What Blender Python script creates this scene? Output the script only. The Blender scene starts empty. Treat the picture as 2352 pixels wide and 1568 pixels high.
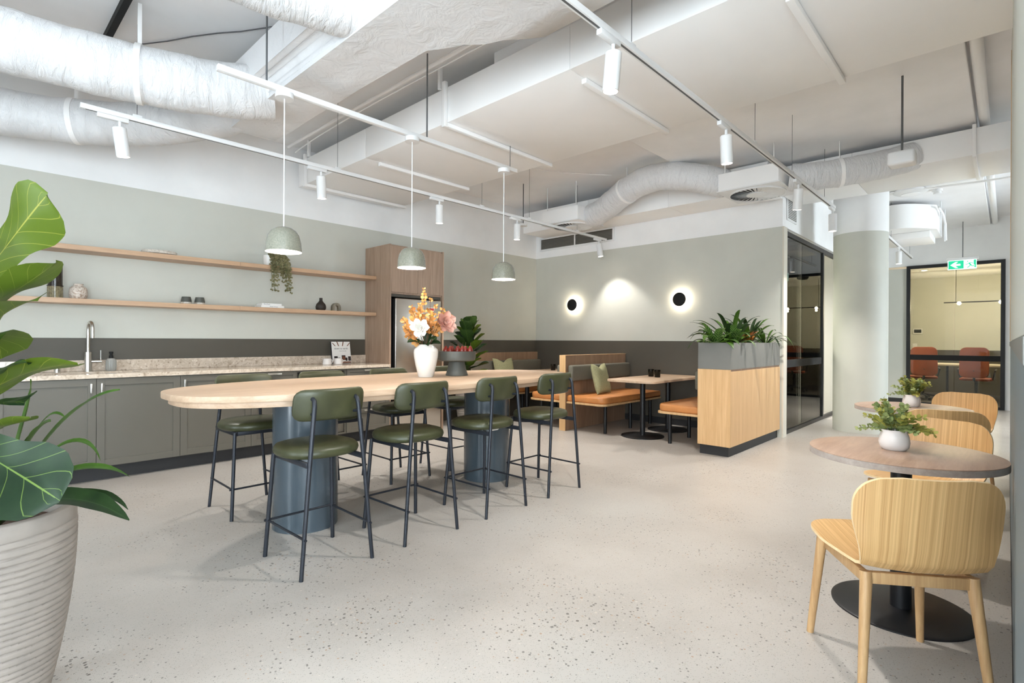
import bpy, bmesh, math, random
from mathutils import Vector, Matrix
random.seed(7)
SC = bpy.context.scene
COL = SC.collection
PI = math.pi
H = 1.2                     # eye height of the photograph

# ------------------------------------------------------------------ camera
cam = bpy.data.objects.new('camera', bpy.data.cameras.new('camera'))
COL.objects.link(cam)
cam.data.sensor_width = 36.0
cam.data.lens = 36.0 * 1209.0 / 2352.0
cam.data.shift_y = -3.0 / 2352.0
cam.data.clip_start = 0.02
cam.matrix_world = (Matrix.Translation((0, 0, H)) @ Matrix.Rotation(math.radians(43.27 - 90), 4, 'Z')
                    @ Matrix.Rotation(math.radians(90), 4, 'X') @ Matrix.Rotation(math.radians(0.292), 4, 'Z'))
SC.camera = cam

# ------------------------------------------------------------------ sky, daylight, exposure
world = bpy.data.worlds.new('overcast_sky'); SC.world = world
world.use_nodes = True
world.node_tree.nodes['Background'].inputs[0].default_value = (0.82, 0.91, 1.0, 1)
world.node_tree.nodes['Background'].inputs[1].default_value = 11.5
SC.view_settings.view_transform = 'Standard'
SC.view_settings.look = 'None'
SC.view_settings.exposure = 1.0
SC.view_settings.gamma = 1.0
SC.view_settings.use_curve_mapping = False
SC.cycles.use_denoising = True
SC.cycles.use_adaptive_sampling = True
SC.cycles.adaptive_threshold = 0.05
SC.cycles.max_bounces = 7
SC.cycles.diffuse_bounces = 5
SC.cycles.transparent_max_bounces = 16
SC.cycles.sample_clamp_indirect = 6.0

def light(name, kind, loc, energy, col=(1, 1, 1), rot=(0, 0, 0), **kw):
    d = bpy.data.lights.new(name, kind); d.energy = energy; d.color = col
    for k, v in kw.items(): setattr(d, k, v)
    o = bpy.data.objects.new(name, d); COL.objects.link(o)
    o.location = loc; o.rotation_euler = rot
    return o
def portal(name, loc, rot, sx, sy):
    o = light(name, 'AREA', loc, 1.0, rot=rot, shape='RECTANGLE', size=sx, size_y=sy)
    o.data.cycles.is_portal = True
    return o
WARM = (1.0, 0.955, 0.90)
# window bays: x = -3 wall (four bays) and y = -3.2 wall (two unseen bays, added for fill light)
BAYS_X = [(-2.9, 0.15), (2.2, 3.0)]
BAYS_Y = [(-2.8, -0.9), (-0.7, 0.9)]
BAYS_S = [(8.9, 10.2)]
ZW = (0.12, 2.65)
for i, (a, b) in enumerate(BAYS_X):
    portal('daylight_portal', (-3.02, (a + b) / 2, sum(ZW) / 2), (0, -PI / 2, 0), ZW[1] - ZW[0], b - a)
for i, (a, b) in enumerate(BAYS_Y):
    portal('daylight_portal', ((a + b) / 2, -3.22, sum(ZW) / 2), (PI / 2, 0, 0), b - a, ZW[1] - ZW[0])

for i, (a, b) in enumerate(BAYS_S):
    portal('daylight_portal', ((a + b) / 2, -2.62, sum(ZW) / 2), (PI / 2, 0, 0), b - a, ZW[1] - ZW[0])

# ------------------------------------------------------------------ materials
def lin(c):
    return tuple(((v / 255) / 12.92 if v / 255 <= 0.04045 else ((v / 255 + 0.055) / 1.055) ** 2.4) for v in c) + (1,)
class NT:
    def __init__(s, name):
        s.m = bpy.data.materials.new(name); s.m.use_nodes = True
        s.t = s.m.node_tree; s.b = s.t.nodes['Principled BSDF']
    def n(s, t, **kw):
        x = s.t.nodes.new(t)
        for k, v in kw.items(): setattr(x, k, v)
        return x
    def l(s, a, b): s.t.links.new(a, b)
    def obj(s, scale=(1, 1, 1), coord='Object', rot=(0, 0, 0)):
        c = s.n('ShaderNodeTexCoord'); mp = s.n('ShaderNodeMapping')
        mp.inputs['Scale'].default_value = scale; mp.inputs['Rotation'].default_value = rot
        s.l(c.outputs[coord], mp.inputs['Vector']); return mp.outputs[0]
    def noise(s, vec, scale, detail=4, rough=.55, dist=0):
        x = s.n('ShaderNodeTexNoise'); x.inputs['Scale'].default_value = scale
        x.inputs['Detail'].default_value = detail; x.inputs['Roughness'].default_value = rough
        x.inputs['Distortion'].default_value = dist
        if vec is not None: s.l(vec, x.inputs['Vector'])
        return x.outputs['Fac']
    def ramp(s, fac, stops):
        r = s.n('ShaderNodeValToRGB'); e = r.color_ramp.elements
        while len(e) < len(stops): e.new(0.5)
        for i, (p, c) in enumerate(stops):
            e[i].position = p; e[i].color = c if len(c) == 4 else lin(c)
        s.l(fac, r.inputs[0]); return r.outputs[0]
    def mix(s, fac, a, b, blend='MIX'):
        x = s.n('ShaderNodeMix', data_type='RGBA', blend_type=blend)
        for k, v in ((0, fac), (6, a), (7, b)):
            if hasattr(v, 'node'): s.l(v, x.inputs[k])
            else: x.inputs[k].default_value = v if k == 0 else (v if len(v) == 4 else lin(v))
        return x.outputs[2]
    def math(s, op, a, b=0.0, c=None):
        x = s.n('ShaderNodeMath', operation=op)
        for i, v in enumerate((a, b, c)):
            if v is None: continue
            if hasattr(v, 'node'): s.l(v, x.inputs[i])
            else: x.inputs[i].default_value = v
        return x.outputs[0]
    def bump(s, h, strength=.2, dist=.01):
        x = s.n('ShaderNodeBump'); x.inputs['Strength'].default_value = strength
        x.inputs['Distance'].default_value = dist
        s.l(h, x.inputs['Height']); s.l(x.outputs[0], s.b.inputs['Normal'])
    def col(s, v):
        if hasattr(v, 'node'): s.l(v, s.b.inputs['Base Color'])
        else: s.b.inputs['Base Color'].default_value = lin(v)
    def set(s, **kw):
        for k, v in kw.items(): s.b.inputs[k.replace('_', ' ')].default_value = v
        return s
M = {}
def plain(name, c, rough=.5, metal=0.0, var=.06, vs=3.0, bs=0.0, bscale=60, **kw):
    t = NT(name); v = t.obj()
    lo = tuple(max(0, x * (1 - var)) for x in c); hi = tuple(min(255, x * (1 + var)) for x in c)
    t.col(t.ramp(t.noise(v, vs), [(.3, lo), (.7, hi)]))
    t.set(Roughness=rough, Metallic=metal, **kw)
    if bs: t.bump(t.noise(v, bscale, 5), bs, .004)
    M[name] = t.m; return t
def wood(name, dark, light_, grain=(14, 14, .9), rough=.42, fine=9, contrast=(.32, .68), coat=0.0, dist=.9):
    t = NT(name); v = t.obj(grain)
    a = t.noise(v, 1.6, 6, .6, dist); b = t.noise(v, fine, 3, .6, .2)
    f = t.math('ADD', t.math('MULTIPLY', a, .7), t.math('MULTIPLY', b, .3))
    mid = tuple((x + y) / 2 for x, y in zip(dark, light_))
    t.col(t.ramp(f, [(contrast[0], dark), (.5, mid), (contrast[1], light_)]))
    t.set(Roughness=rough, Coat_Weight=coat); t.bump(b, .06, .002); M[name] = t.m; return t

plain('white_paint', (243, 243, 243), .6, var=.012, bs=.03, bscale=140)
plain('slab_paint', (244, 243, 243), .75, var=.025, vs=1.2, bs=.12, bscale=14)
plain('green_grey_paint', (202, 202, 192), .6, var=.012, bs=.03, bscale=140)
plain('cream_trim', (214, 208, 194), .6, var=.01)
plain('dado_paint', (83, 78, 69), .55, var=.02, bs=.03, bscale=140)
plain('cabinet_grey', (94, 90, 81), .45, var=.012)
plain('kick_black', (40, 39, 40), .6, var=.03)
plain('white_metal', (232, 232, 232), .35, var=.01)
plain('white_duct', (245, 244, 243), .5, var=.015, vs=1.0)
plain('dark_slot', (95, 95, 96), .6)
plain('hole_black', (18, 18, 18), .8)
plain('black_metal', (30, 30, 32), .4, .3, var=.05)
plain('stool_metal', (40, 43, 50), .42, .35, var=.05)
plain('gunmetal_rod', (110, 112, 114), .4, .6)
plain('column_blue', (68, 79, 87), .22, var=.02, Coat_Weight=.3, Coat_Roughness=.12)
plain('leather_green', (57, 59, 36), .40, var=.14, vs=6, bs=.08, bscale=260)
plain('leather_tan', (196, 130, 74), .42, var=.06, vs=5, bs=.06, bscale=220)
plain('fabric_grey', (104, 100, 88), .9, var=.12, vs=180, bs=.25, bscale=420)
plain('fabric_sage', (150, 148, 112), .9, var=.08, vs=90, bs=.25, bscale=300)
plain('planter_grey', (118, 117, 112), .5, var=.03)
plain('ceramic_white', (232, 228, 222), .18, var=.01, Coat_Weight=.5)
plain('ceramic_matte_white', (226, 220, 216), .4, var=.02)
plain('ceramic_grey_matte', (84, 84, 78), .55, var=.05)
plain('vase_brown', (52, 44, 38), .6, var=.1)
plain('dark_brown_glass', (40, 31, 22), .2, var=.1)
plain('chrome', (205, 207, 210), .2, 1.0, var=.02)
plain('brushed_nickel', (214, 212, 206), .3, 1.0, var=.02)
plain('soil', (58, 40, 28), .95, var=.5, vs=60, bs=1.0, bscale=60)
plain('stem_brown', (96, 66, 46), .7, var=.2, vs=30)
plain('stem_green', (84, 104, 50), .6, var=.15, vs=20)
plain('paper_white', (236, 234, 230), .7, var=.01)
plain('book_blue', (150, 160, 184), .6)
plain('ink', (48, 46, 52), .8, var=.02)
plain('cover_brown', (112, 66, 42), .6, var=.25, vs=40)
plain('cover_dark', (40, 30, 30), .6, var=.2, vs=40)
plain('label_yellow', (228, 200, 60), .6)
plain('label_red', (190, 60, 50), .6)
plain('rust_leather', (150, 72, 44), .5, var=.08)
plain('carpet', (72, 68, 68), .95, var=.2, vs=14, bs=.3, bscale=200)
plain('plastic_dark', (50, 52, 56), .5)
plain('screen_black', (22, 26, 32), .12)
plain('desk_white', (206, 196, 176), .4, var=.02)
plain('petal_white', (242, 238, 232), .55, var=.03, Subsurface_Weight=.1)
plain('petal_pink', (224, 172, 154), .55, var=.1, vs=12, Subsurface_Weight=.1)
plain('fruit_red', (132, 36, 24), .25, var=.25, vs=20, Coat_Weight=.3)
plain('frosted_clear', (206, 204, 198), .25, var=.02, Transmission_Weight=.55)
plain('blue_grey_panel', (112, 126, 132), .5, var=.02)
plain('cable_dark', (90, 90, 92), .6)
wood('oak_table', (178, 148, 121), (208, 182, 156), grain=(.8, 12, 12), contrast=(.3, .7))
wood('oak_light', (198, 156, 108), (222, 184, 136), grain=(16, 16, .7))
wood('oak_grey', (142, 116, 96), (178, 152, 130), grain=(18, 18, .8))
wood('oak_shelf', (184, 148, 118), (204, 170, 138), grain=(.9, 14, 14))
wood('oak_back', (132, 102, 80), (168, 136, 110), grain=(18, 18, .8))
wood('oak_chair', (190, 144, 90), (236, 196, 138), grain=(105, .8, .35), contrast=(.34, .66), dist=.12)
wood('ply_edge', (222, 190, 142), (240, 214, 170), grain=(20, 20, 3))
wood('oak_leg', (176, 136, 92), (210, 172, 124), grain=(20, 20, 1.2))
wood('cafe_top', (158, 128, 108), (190, 160, 138), grain=(1.2, 9, 9), rough=.35)
wood('cafe_edge', (150, 138, 130), (182, 172, 164), grain=(1.2, 9, 9))

t = NT('concrete_floor'); v = t.obj()
base = t.ramp(t.noise(v, .7, 6, .6), [(.3, (164, 157, 149)), (.5, (177, 171, 164)), (.72, (185, 181, 175))])
vo = t.n('ShaderNodeTexVoronoi', feature='F1'); vo.inputs['Scale'].default_value = 62; vo.inputs['Randomness'].default_value = 1
t.l(v, vo.inputs['Vector'])
rnd = t.n('ShaderNodeSeparateColor'); t.l(vo.outputs['Color'], rnd.inputs[0])
patch = t.ramp(t.noise(v, 1.15, 3, .55), [(.36, (.12, .12, .12, 1)), (.62, (1, 1, 1, 1))])
size = t.math('MULTIPLY_ADD', t.math('MULTIPLY', rnd.outputs[0], patch), .42, t.math('MULTIPLY', rnd.outputs[1], .16))
chip = t.math('LESS_THAN', vo.outputs['Distance'], t.math('MULTIPLY', size, .8))
chipc = t.ramp(rnd.outputs[2], [(0.0, (74, 70, 66)), (.45, (118, 112, 104)), (.75, (148, 138, 124)), (.93, (196, 188, 178)), (1.0, (150, 112, 76))])
v2 = t.n('ShaderNodeTexVoronoi', feature='F1'); v2.inputs['Scale'].default_value = 190; t.l(v, v2.inputs['Vector'])
r2 = t.n('ShaderNodeSeparateColor'); t.l(v2.outputs['Color'], r2.inputs[0])
grit = t.math('MULTIPLY', t.math('LESS_THAN', v2.outputs['Distance'], .34), t.math('GREATER_THAN', r2.outputs[0], .66))
c1 = t.mix(t.math('MULTIPLY', grit, .5), base, (124, 117, 110))
c2 = t.mix(t.math('MULTIPLY', chip, .75), c1, chipc)
t.col(c2); t.set(Roughness=.36, Specular_IOR_Level=.4)
M['concrete_floor'] = t.m

t = NT('stone_top'); v = t.obj()
b0 = t.ramp(t.noise(v, 13, 8, .7, 1.6), [(.25, (140, 120, 100)), (.45, (196, 180, 162)), (.6, (214, 200, 184)), (.8, (226, 214, 200))])
vo = t.n('ShaderNodeTexVoronoi', feature='F1'); vo.inputs['Scale'].default_value = 48; t.l(v, vo.inputs['Vector'])
r = t.n('ShaderNodeSeparateColor'); t.l(vo.outputs['Color'], r.inputs[0])
ch = t.math('MULTIPLY', t.math('LESS_THAN', vo.outputs['Distance'], .36), t.math('GREATER_THAN', r.outputs[0], .55))
t.col(t.mix(t.math('MULTIPLY', ch, .6), b0, t.ramp(r.outputs[1], [(0, (130, 108, 90)), (.5, (204, 188, 168)), (1, (236, 226, 214))])))
t.set(Roughness=.12, Specular_IOR_Level=.6); M['stone_top'] = t.m

t = NT('duct_wrap'); v = t.obj((1, 1, 1)); vv = t.obj((2.4, 1.6, 1), 'UV')
n1 = t.noise(v, 7, 4, .6, 1.0); n2 = t.noise(vv, 4.5, 5, .6, 1.4)
t.col((226, 226, 227)); t.set(Roughness=.45)
t.bump(t.math('ADD', t.math('MULTIPLY', n1, .5), n2), .9, .022); M['duct_wrap'] = t.m

t = NT('shade_glaze'); v = t.obj()
t.col(t.ramp(t.noise(v, 120, 5, .6), [(.3, (126, 126, 112)), (.65, (150, 149, 134))])); t.set(Roughness=.16, Coat_Weight=.6, Coat_Roughness=.06)
M['shade_glaze'] = t.m

t = NT('steel_door'); v = t.obj((40, 40, .6))
t.col((206, 200, 192)); t.set(Metallic=1.0, Roughness=.26); t.bump(t.noise(v, 8, 3), .02, .002); M['steel_door'] = t.m

t = NT('speckle_vase'); v = t.obj()
t.col(t.ramp(t.noise(v, 70, 3, .7), [(.35, (150, 120, 98)), (.5, (206, 192, 178)), (.7, (222, 212, 202))])); t.set(Roughness=.4); M['speckle_vase'] = t.m
t = NT('marble_pale'); v = t.obj()
t.col(t.ramp(t.noise(v, 22, 6, .7, 2.0), [(.3, (150, 140, 124)), (.5, (214, 206, 194)), (.7, (232, 226, 216))])); t.set(Roughness=.35); M['marble_pale'] = t.m
t = NT('marble_dark'); v = t.obj()
t.col(t.ramp(t.noise(v, 40, 6, .7, 2.0), [(.35, (70, 60, 46)), (.55, (128, 116, 94)), (.75, (190, 180, 160))])); t.set(Roughness=.3); M['marble_dark'] = t.m
t = NT('ribbed_glass_olive'); v = t.obj()
t.col(t.ramp(t.noise(v, 60, 4), [(.3, (84, 74, 50)), (.7, (146, 132, 96))])); t.set(Roughness=.2); M['ribbed_glass_olive'] = t.m

# pot with carved, slightly tilted ribs (the ribs themselves are geometry)
plain('pot_clay', (138, 129, 121), .75, var=.06, vs=9, bs=.1, bscale=90)

def emit(name, c, s):
    t = NT(name); t.set(Base_Color=lin(c), Emission_Color=lin(c), Emission_Strength=s); M[name] = t.m
emit('lamp_white', (255, 240, 218), 14.0)
emit('bulb_warm', (255, 228, 190), 40.0)
emit('sconce_ring', (255, 240, 216), 42.0)
emit('exit_green', (20, 180, 130), .5)
emit('exit_white', (235, 255, 248), .45)

def glassmat(name, tint, ior=1.5, gloss=1.0, rough=0.0):
    m = bpy.data.materials.new(name); m.use_nodes = True; T = m.node_tree; T.nodes.clear()
    o = T.nodes.new('ShaderNodeOutputMaterial'); mx = T.nodes.new('ShaderNodeMixShader')
    tr = T.nodes.new('ShaderNodeBsdfTransparent'); gl = T.nodes.new('ShaderNodeBsdfGlossy'); fr = T.nodes.new('ShaderNodeFresnel')
    tr.inputs[0].default_value = tint; gl.inputs['Roughness'].default_value = rough; fr.inputs[0].default_value = ior
    T.links.new(fr.outputs[0], mx.inputs[0]); T.links.new(tr.outputs[0], mx.inputs[1]); T.links.new(gl.outputs[0], mx.inputs[2])
    T.links.new(mx.outputs[0], o.inputs[0]); M[name] = m
glassmat('window_glass', (.97, .985, .98, 1), 1.45)
glassmat('partition_glass', (.88, .90, .85, 1), 1.36)
glassmat('tumbler_glass', (.25, .24, .13, 1), 1.5)
glassmat('clear_glass', (.86, .90, .90, 1), 1.5)

def leafmat(name, dark, lite, vein, rough=.4, nveins=6.0, slope=1.7, vw=.045, under=None):
    t = NT(name); c = t.n('ShaderNodeTexCoord'); sp = t.n('ShaderNodeSeparateXYZ'); t.l(c.outputs['UV'], sp.inputs[0])
    a = t.math('ABSOLUTE', t.math('MULTIPLY_ADD', sp.outputs[1], 2.0, -1.0))
    mid = t.math('LESS_THAN', a, .022)
    ph = t.math('FRACT', t.math('SUBTRACT', t.math('MULTIPLY', sp.outputs[0], nveins), t.math('MULTIPLY', t.math('POWER', a, .85), slope)))
    lat = t.math('MULTIPLY', t.math('LESS_THAN', ph, vw), .75)
    vm = t.math('MAXIMUM', mid, lat)
    body = t.ramp(t.noise(t.obj(), 9, 4), [(.3, dark), (.7, lite)])
    if under:
        g = t.n('ShaderNodeNewGeometry'); body = t.mix(g.outputs['Backfacing'], body, under)
    t.col(t.mix(vm, body, vein)); t.set(Roughness=rough, Specular_IOR_Level=.22)
    t.bump(t.math('SUBTRACT', 1.0, vm), .25, .004)
    tl = t.n('ShaderNodeBsdfTranslucent'); mx = t.n('ShaderNodeMixShader'); mx.inputs[0].default_value = .12
    tl.inputs[0].default_value = lin(tuple(min(255, x * 1.3) for x in lite))
    o = [x for x in t.t.nodes if x.type == 'OUTPUT_MATERIAL'][0]
    t.l(t.b.outputs[0], mx.inputs[1]); t.l(tl.outputs[0], mx.inputs[2]); t.l(mx.outputs[0], o.inputs[0]); M[name] = t.m
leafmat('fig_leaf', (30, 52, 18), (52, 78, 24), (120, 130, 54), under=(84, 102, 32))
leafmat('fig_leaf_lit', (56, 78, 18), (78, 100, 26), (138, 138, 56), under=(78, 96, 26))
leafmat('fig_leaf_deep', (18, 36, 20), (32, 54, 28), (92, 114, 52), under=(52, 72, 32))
leafmat('strap_leaf', (40, 66, 24), (72, 104, 36), (100, 126, 56), nveins=0.0, slope=4.0, vw=.0)
leafmat('strap_dark', (20, 34, 18), (38, 58, 28), (56, 78, 42), nveins=0.0, slope=4.0, vw=.0)
leafmat('calathea_leaf', (30, 56, 26), (64, 98, 42), (140, 160, 90), nveins=9.0, slope=1.4, vw=.3)
leafmat('croton_leaf', (120, 50, 26), (160, 110, 40), (206, 140, 60), nveins=8.0)
leafmat('euca_orange', (150, 84, 34), (226, 172, 104), (200, 140, 80), nveins=0.0, vw=.0)
leafmat('euca_green', (84, 106, 62), (164, 172, 112), (150, 162, 110), nveins=0.0, vw=.0)
leafmat('euca_yellow', (110, 118, 50), (188, 180, 96), (170, 168, 100), nveins=0.0, vw=.0)
leafmat('pearl_leaf', (92, 88, 58), (150, 142, 106), (120, 116, 84), nveins=0.0, vw=.0)

# ------------------------------------------------------------------ mesh helpers
class MB:
    """collects shapes; build() links them as ONE mesh object"""
    def __init__(s): s.v = []; s.f = []; s.uv = {}
    def add(s, vs, fs):
        o = len(s.v); s.v += [tuple(p) for p in vs]; s.f += [tuple(i + o for i in f) for f in fs]; return s
    def box(s, x0, y0, z0, x1, y1, z1, b=0.0, seg=2):
        if b <= 0:
            return s.add([(x0, y0, z0), (x1, y0, z0), (x1, y1, z0), (x0, y1, z0), (x0, y0, z1), (x1, y0, z1), (x1, y1, z1), (x0, y1, z1)],
                         [(0, 3, 2, 1), (4, 5, 6, 7), (0, 1, 5, 4), (1, 2, 6, 5), (2, 3, 7, 6), (3, 0, 4, 7)])
        bm = bmesh.new(); bmesh.ops.create_cube(bm, size=1)
        for q in bm.verts: q.co = ((x0 + x1) / 2 + q.co.x * (x1 - x0), (y0 + y1) / 2 + q.co.y * (y1 - y0), (z0 + z1) / 2 + q.co.z * (z1 - z0))
        bmesh.ops.bevel(bm, geom=bm.edges[:], offset=b, segments=seg, affect='EDGES', profile=.5)
        return s.bm(bm)
    def bm(s, bm):
        bm.verts.index_update(); s.add([q.co for q in bm.verts], [[q.index for q in f.verts] for f in bm.faces]); bm.free(); return s
    def tube(s, pts, r, n=10, cap=True, wob=0.0):
        pts = [Vector(p) for p in pts]; m = len(pts); rs = r if isinstance(r, (list, tuple)) else [r] * m
        o = len(s.v); ref = None
        for i, p in enumerate(pts):
            t = (pts[min(i + 1, m - 1)] - pts[max(i - 1, 0)])
            t = t.normalized() if t.length > 1e-9 else Vector((0, 0, 1))
            if ref is None: ref = Vector((0, 0, 1)) if abs(t.z) < .9 else Vector((1, 0, 0))
            a = (ref - t * ref.dot(t)).normalized(); ref = a; b = t.cross(a)
            for k in range(n):
                an = 2 * PI * k / n; rr = rs[i] * (1 + (random.uniform(-wob, wob) if wob else 0))
                s.v.append(tuple(p + a * math.cos(an) * rr + b * math.sin(an) * rr))
                s.uv[len(s.v) - 1] = (i * .12, k / n)
        for i in range(m - 1):
            for k in range(n):
                k2 = (k + 1) % n
                s.f.append((o + i * n + k, o + i * n + k2, o + (i + 1) * n + k2, o + (i + 1) * n + k))
        if cap:
            s.f.append(tuple(o + k for k in reversed(range(n)))); s.f.append(tuple(o + (m - 1) * n + k for k in range(n)))
        return s
    def cyl(s, x, y, z0, z1, r, n=24, r2=None): return s.tube([(x, y, z0), (x, y, z1)], [r, r if r2 is None else r2], n)
    def lathe(s, prof, n=32, c=(0, 0, 0), close=True):
        o = len(s.v); m = len(prof)
        for (r, z) in prof:
            for k in range(n):
                a = 2 * PI * k / n; s.v.append((c[0] + r * math.cos(a), c[1] + r * math.sin(a), c[2] + z))
        for i in range(m - 1):
            for k in range(n):
                k2 = (k + 1) % n; s.f.append((o + i * n + k, o + i * n + k2, o + (i + 1) * n + k2, o + (i + 1) * n + k))
        if close:
            if prof[0][0] > 1e-6: s.f.append(tuple(o + k for k in reversed(range(n))))
            if prof[-1][0] > 1e-6: s.f.append(tuple(o + (m - 1) * n + k for k in range(n)))
        return s
    def prism(s, poly, z0, z1, b=0.0):
        """poly in xy, extruded z0..z1, top/bottom rims chamfered by b"""
        n = len(poly); cx = sum(p[0] for p in poly) / n; cy = sum(p[1] for p in poly) / n
        def ring(z, ins):
            out = []
            for (x, y) in poly:
                d = math.hypot(x - cx, y - cy) or 1; k = (d - ins) / d
                out.append((cx + (x - cx) * k, cy + (y - cy) * k, z))
            return out
        lv = [(z0, 0), (z1, 0)] if b <= 0 else [(z0, b), (z0 + b * .3, b * .3), (z0 + b, 0), (z1 - b, 0), (z1 - b * .3, b * .3), (z1, b)]
        o = len(s.v)
        for z, i in lv: s.v += ring(z, i)
        for i in range(len(lv) - 1):
            for k in range(n):
                k2 = (k + 1) % n; s.f.append((o + i * n + k, o + i * n + k2, o + (i + 1) * n + k2, o + (i + 1) * n + k))
        s.f.append(tuple(o + k for k in reversed(range(n)))); s.f.append(tuple(o + (len(lv) - 1) * n + k for k in range(n)))
        return s
    def move(s, mat):
        s.v = [tuple(mat @ Vector(p)) for p in s.v]; return s
def wloc(o):
    v = Vector((0, 0, 0))
    while o is not None: v += o.location; o = o.parent
    return v
def build(name, mb, mat, parent=None, world=True, smooth=40, recalc=True):
    """one mesh object; with world=True the shape is given in room coordinates even under a parent"""
    me = bpy.data.meshes.new(name)
    off = wloc(parent) if (parent is not None and world) else Vector((0, 0, 0))
    me.from_pydata([(x - off.x, y - off.y, z - off.z) for x, y, z in mb.v], [], mb.f)
    if mb.uv:
        ul = me.uv_layers.new(name='UVMap')
        for lp in me.loops: ul.data[lp.index].uv = mb.uv.get(lp.vertex_index, (0, 0))
    if recalc:
        bm = bmesh.new(); bm.from_mesh(me); bmesh.ops.recalc_face_normals(bm, faces=bm.faces); bm.to_mesh(me); bm.free()
    if smooth: me.shade_smooth(); me.set_sharp_from_angle(angle=math.radians(smooth))
    me.materials.append(M[mat] if isinstance(mat, str) else mat)
    o = bpy.data.objects.new(name, me)
    COL.objects.link(o)
    o.parent = parent
    return o
def tag(o, label, cat=None, group=None, kind=None):
    o['label'] = label
    if cat: o['category'] = cat
    if group: o['group'] = group
    if kind: o['kind'] = kind
    return o
def thing(name, label, cat, loc=(0, 0, 0), rotz=0.0, group=None):
    o = bpy.data.objects.new(name, None); COL.objects.link(o)
    o.location = loc; o.rotation_euler = (0, 0, rotz); o.empty_display_size = .1
    return tag(o, label, cat, group)
def struct(name, mb, mat, parent=None, **kw):
    o = build(name, mb, mat, parent, **kw); o['kind'] = 'structure'; return o
def dup(root, loc=None, rotz=None, label=None, group=None):
    def cp(o, par):
        c = o.copy(); COL.objects.link(c); c.parent = par
        for ch in [x for x in bpy.data.objects if x.parent == o]: cp(ch, c)
        return c
    r = cp(root, None)
    if loc is not None: r.location = loc
    if rotz is not None: r.rotation_euler = (0, 0, rotz)
    if label: r['label'] = label
    if group: r['group'] = group
    return r
def bez(p, n):
    p = [Vector(q) for q in p]; out = []
    for i in range(n + 1):
        t = i / n; q = p[:]
        while len(q) > 1: q = [q[j].lerp(q[j + 1], t) for j in range(len(q) - 1)]
        out.append(q[0])
    return out
def interp(prof, u):
    for (a, x), (b, y) in zip(prof, prof[1:]):
        if u <= b: 
            k = (u - a) / (b - a) if b > a else 0; k = k * k * (3 - 2 * k) * .5 + k * .5
            return x + (y - x) * k
    return prof[-1][1]
FIGP = [(0, .10), (.12, .46), (.3, .58), (.45, .66), (.65, .96), (.8, 1.0), (.92, .78), (.98, .4), (1, .05)]
STRAPP = [(0, .45), (.2, .8), (.45, 1), (.75, .8), (.92, .35), (1, .02)]
PETALP = [(0, .3), (.25, .72), (.6, 1), (.85, .85), (.96, .5), (1, .15)]
OVALP = [(0, .08), (.2, .75), (.5, 1), (.8, .75), (1, .05)]
def leaf_mb(pts, width, up=(0, 0, 1), prof=FIGP, fold=.25, wave=.0, nu=14, nv=6, mb=None, twist=0.0, waves=5):
    mb = mb or MB(); P = bez(pts, nu); o = len(mb.v); up = Vector(up)
    ph = random.uniform(0, 6)
    for i, p in enumerate(P):
        u = i / nu; t = (P[min(i + 1, nu)] - P[max(i - 1, 0)]).normalized()
        sd = t.cross(up); sd = sd.normalized() if sd.length > 1e-5 else Vector((1, 0, 0))
        nr = sd.cross(t)
        if twist:
            R = Matrix.Rotation(twist * u, 3, t); sd = R @ sd; nr = R @ nr
        w = width * .5 * interp(prof, u)
        for j in range(nv + 1):
            s_ = j / nv * 2 - 1
            q = p + sd * (s_ * w * math.cos(fold)) + nr * (abs(s_) ** 1.3 * w * math.sin(fold) + wave * abs(s_) * math.sin(u * waves * 2 + ph + (2 if s_ > 0 else 0)))
            mb.v.append(tuple(q)); mb.uv[len(mb.v) - 1] = (u, j / nv)
    for i in range(nu):
        for j in range(nv):
            a = o + i * (nv + 1) + j; mb.f.append((a, a + 1, a + nv + 2, a + nv + 1))
    return mb
def leafobj(name, mb, mat, parent, world=True):
    """leaf sheet given a little real thickness"""
    o = build(name, mb, mat, parent, world, smooth=180, recalc=False)
    return o
def text_mb(s, size, mat4, depth=.0006, align='CENTER'):
    cu = bpy.data.curves.new('lettering', 'FONT'); cu.body = s; cu.size = size; cu.align_x = align; cu.extrude = depth
    cu.resolution_u = 2
    ob = bpy.data.objects.new('lettering', cu); COL.objects.link(ob)
    dg = bpy.context.evaluated_depsgraph_get(); me = bpy.data.meshes.new_from_object(ob.evaluated_get(dg))
    mb = MB().add([mat4 @ q.co for q in me.vertices], [list(p.vertices) for p in me.polygons])
    bpy.data.objects.remove(ob); bpy.data.curves.remove(cu); bpy.data.meshes.remove(me)
    return mb
def rrect(x0, y0, x1, y1, r, n=6, corners=(1, 1, 1, 1)):
    out = []
    for k, (cx, cy, a0) in enumerate(((x1 - r, y1 - r, 0), (x0 + r, y1 - r, 90), (x0 + r, y0 + r, 180), (x1 - r, y0 + r, 270))):
        if corners[k]:
            for i in range(n + 1):
                a = math.radians(a0 + 90 * i / n); out.append((cx + r * math.cos(a), cy + r * math.sin(a)))
        else: out.append(((x1, y1), (x0, y1), (x0, y0), (x1, y0))[k])
    return out
def circ(cx, cy, r, n=48): return [(cx + r * math.cos(2 * PI * i / n), cy + r * math.sin(2 * PI * i / n)) for i in range(n)]

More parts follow.
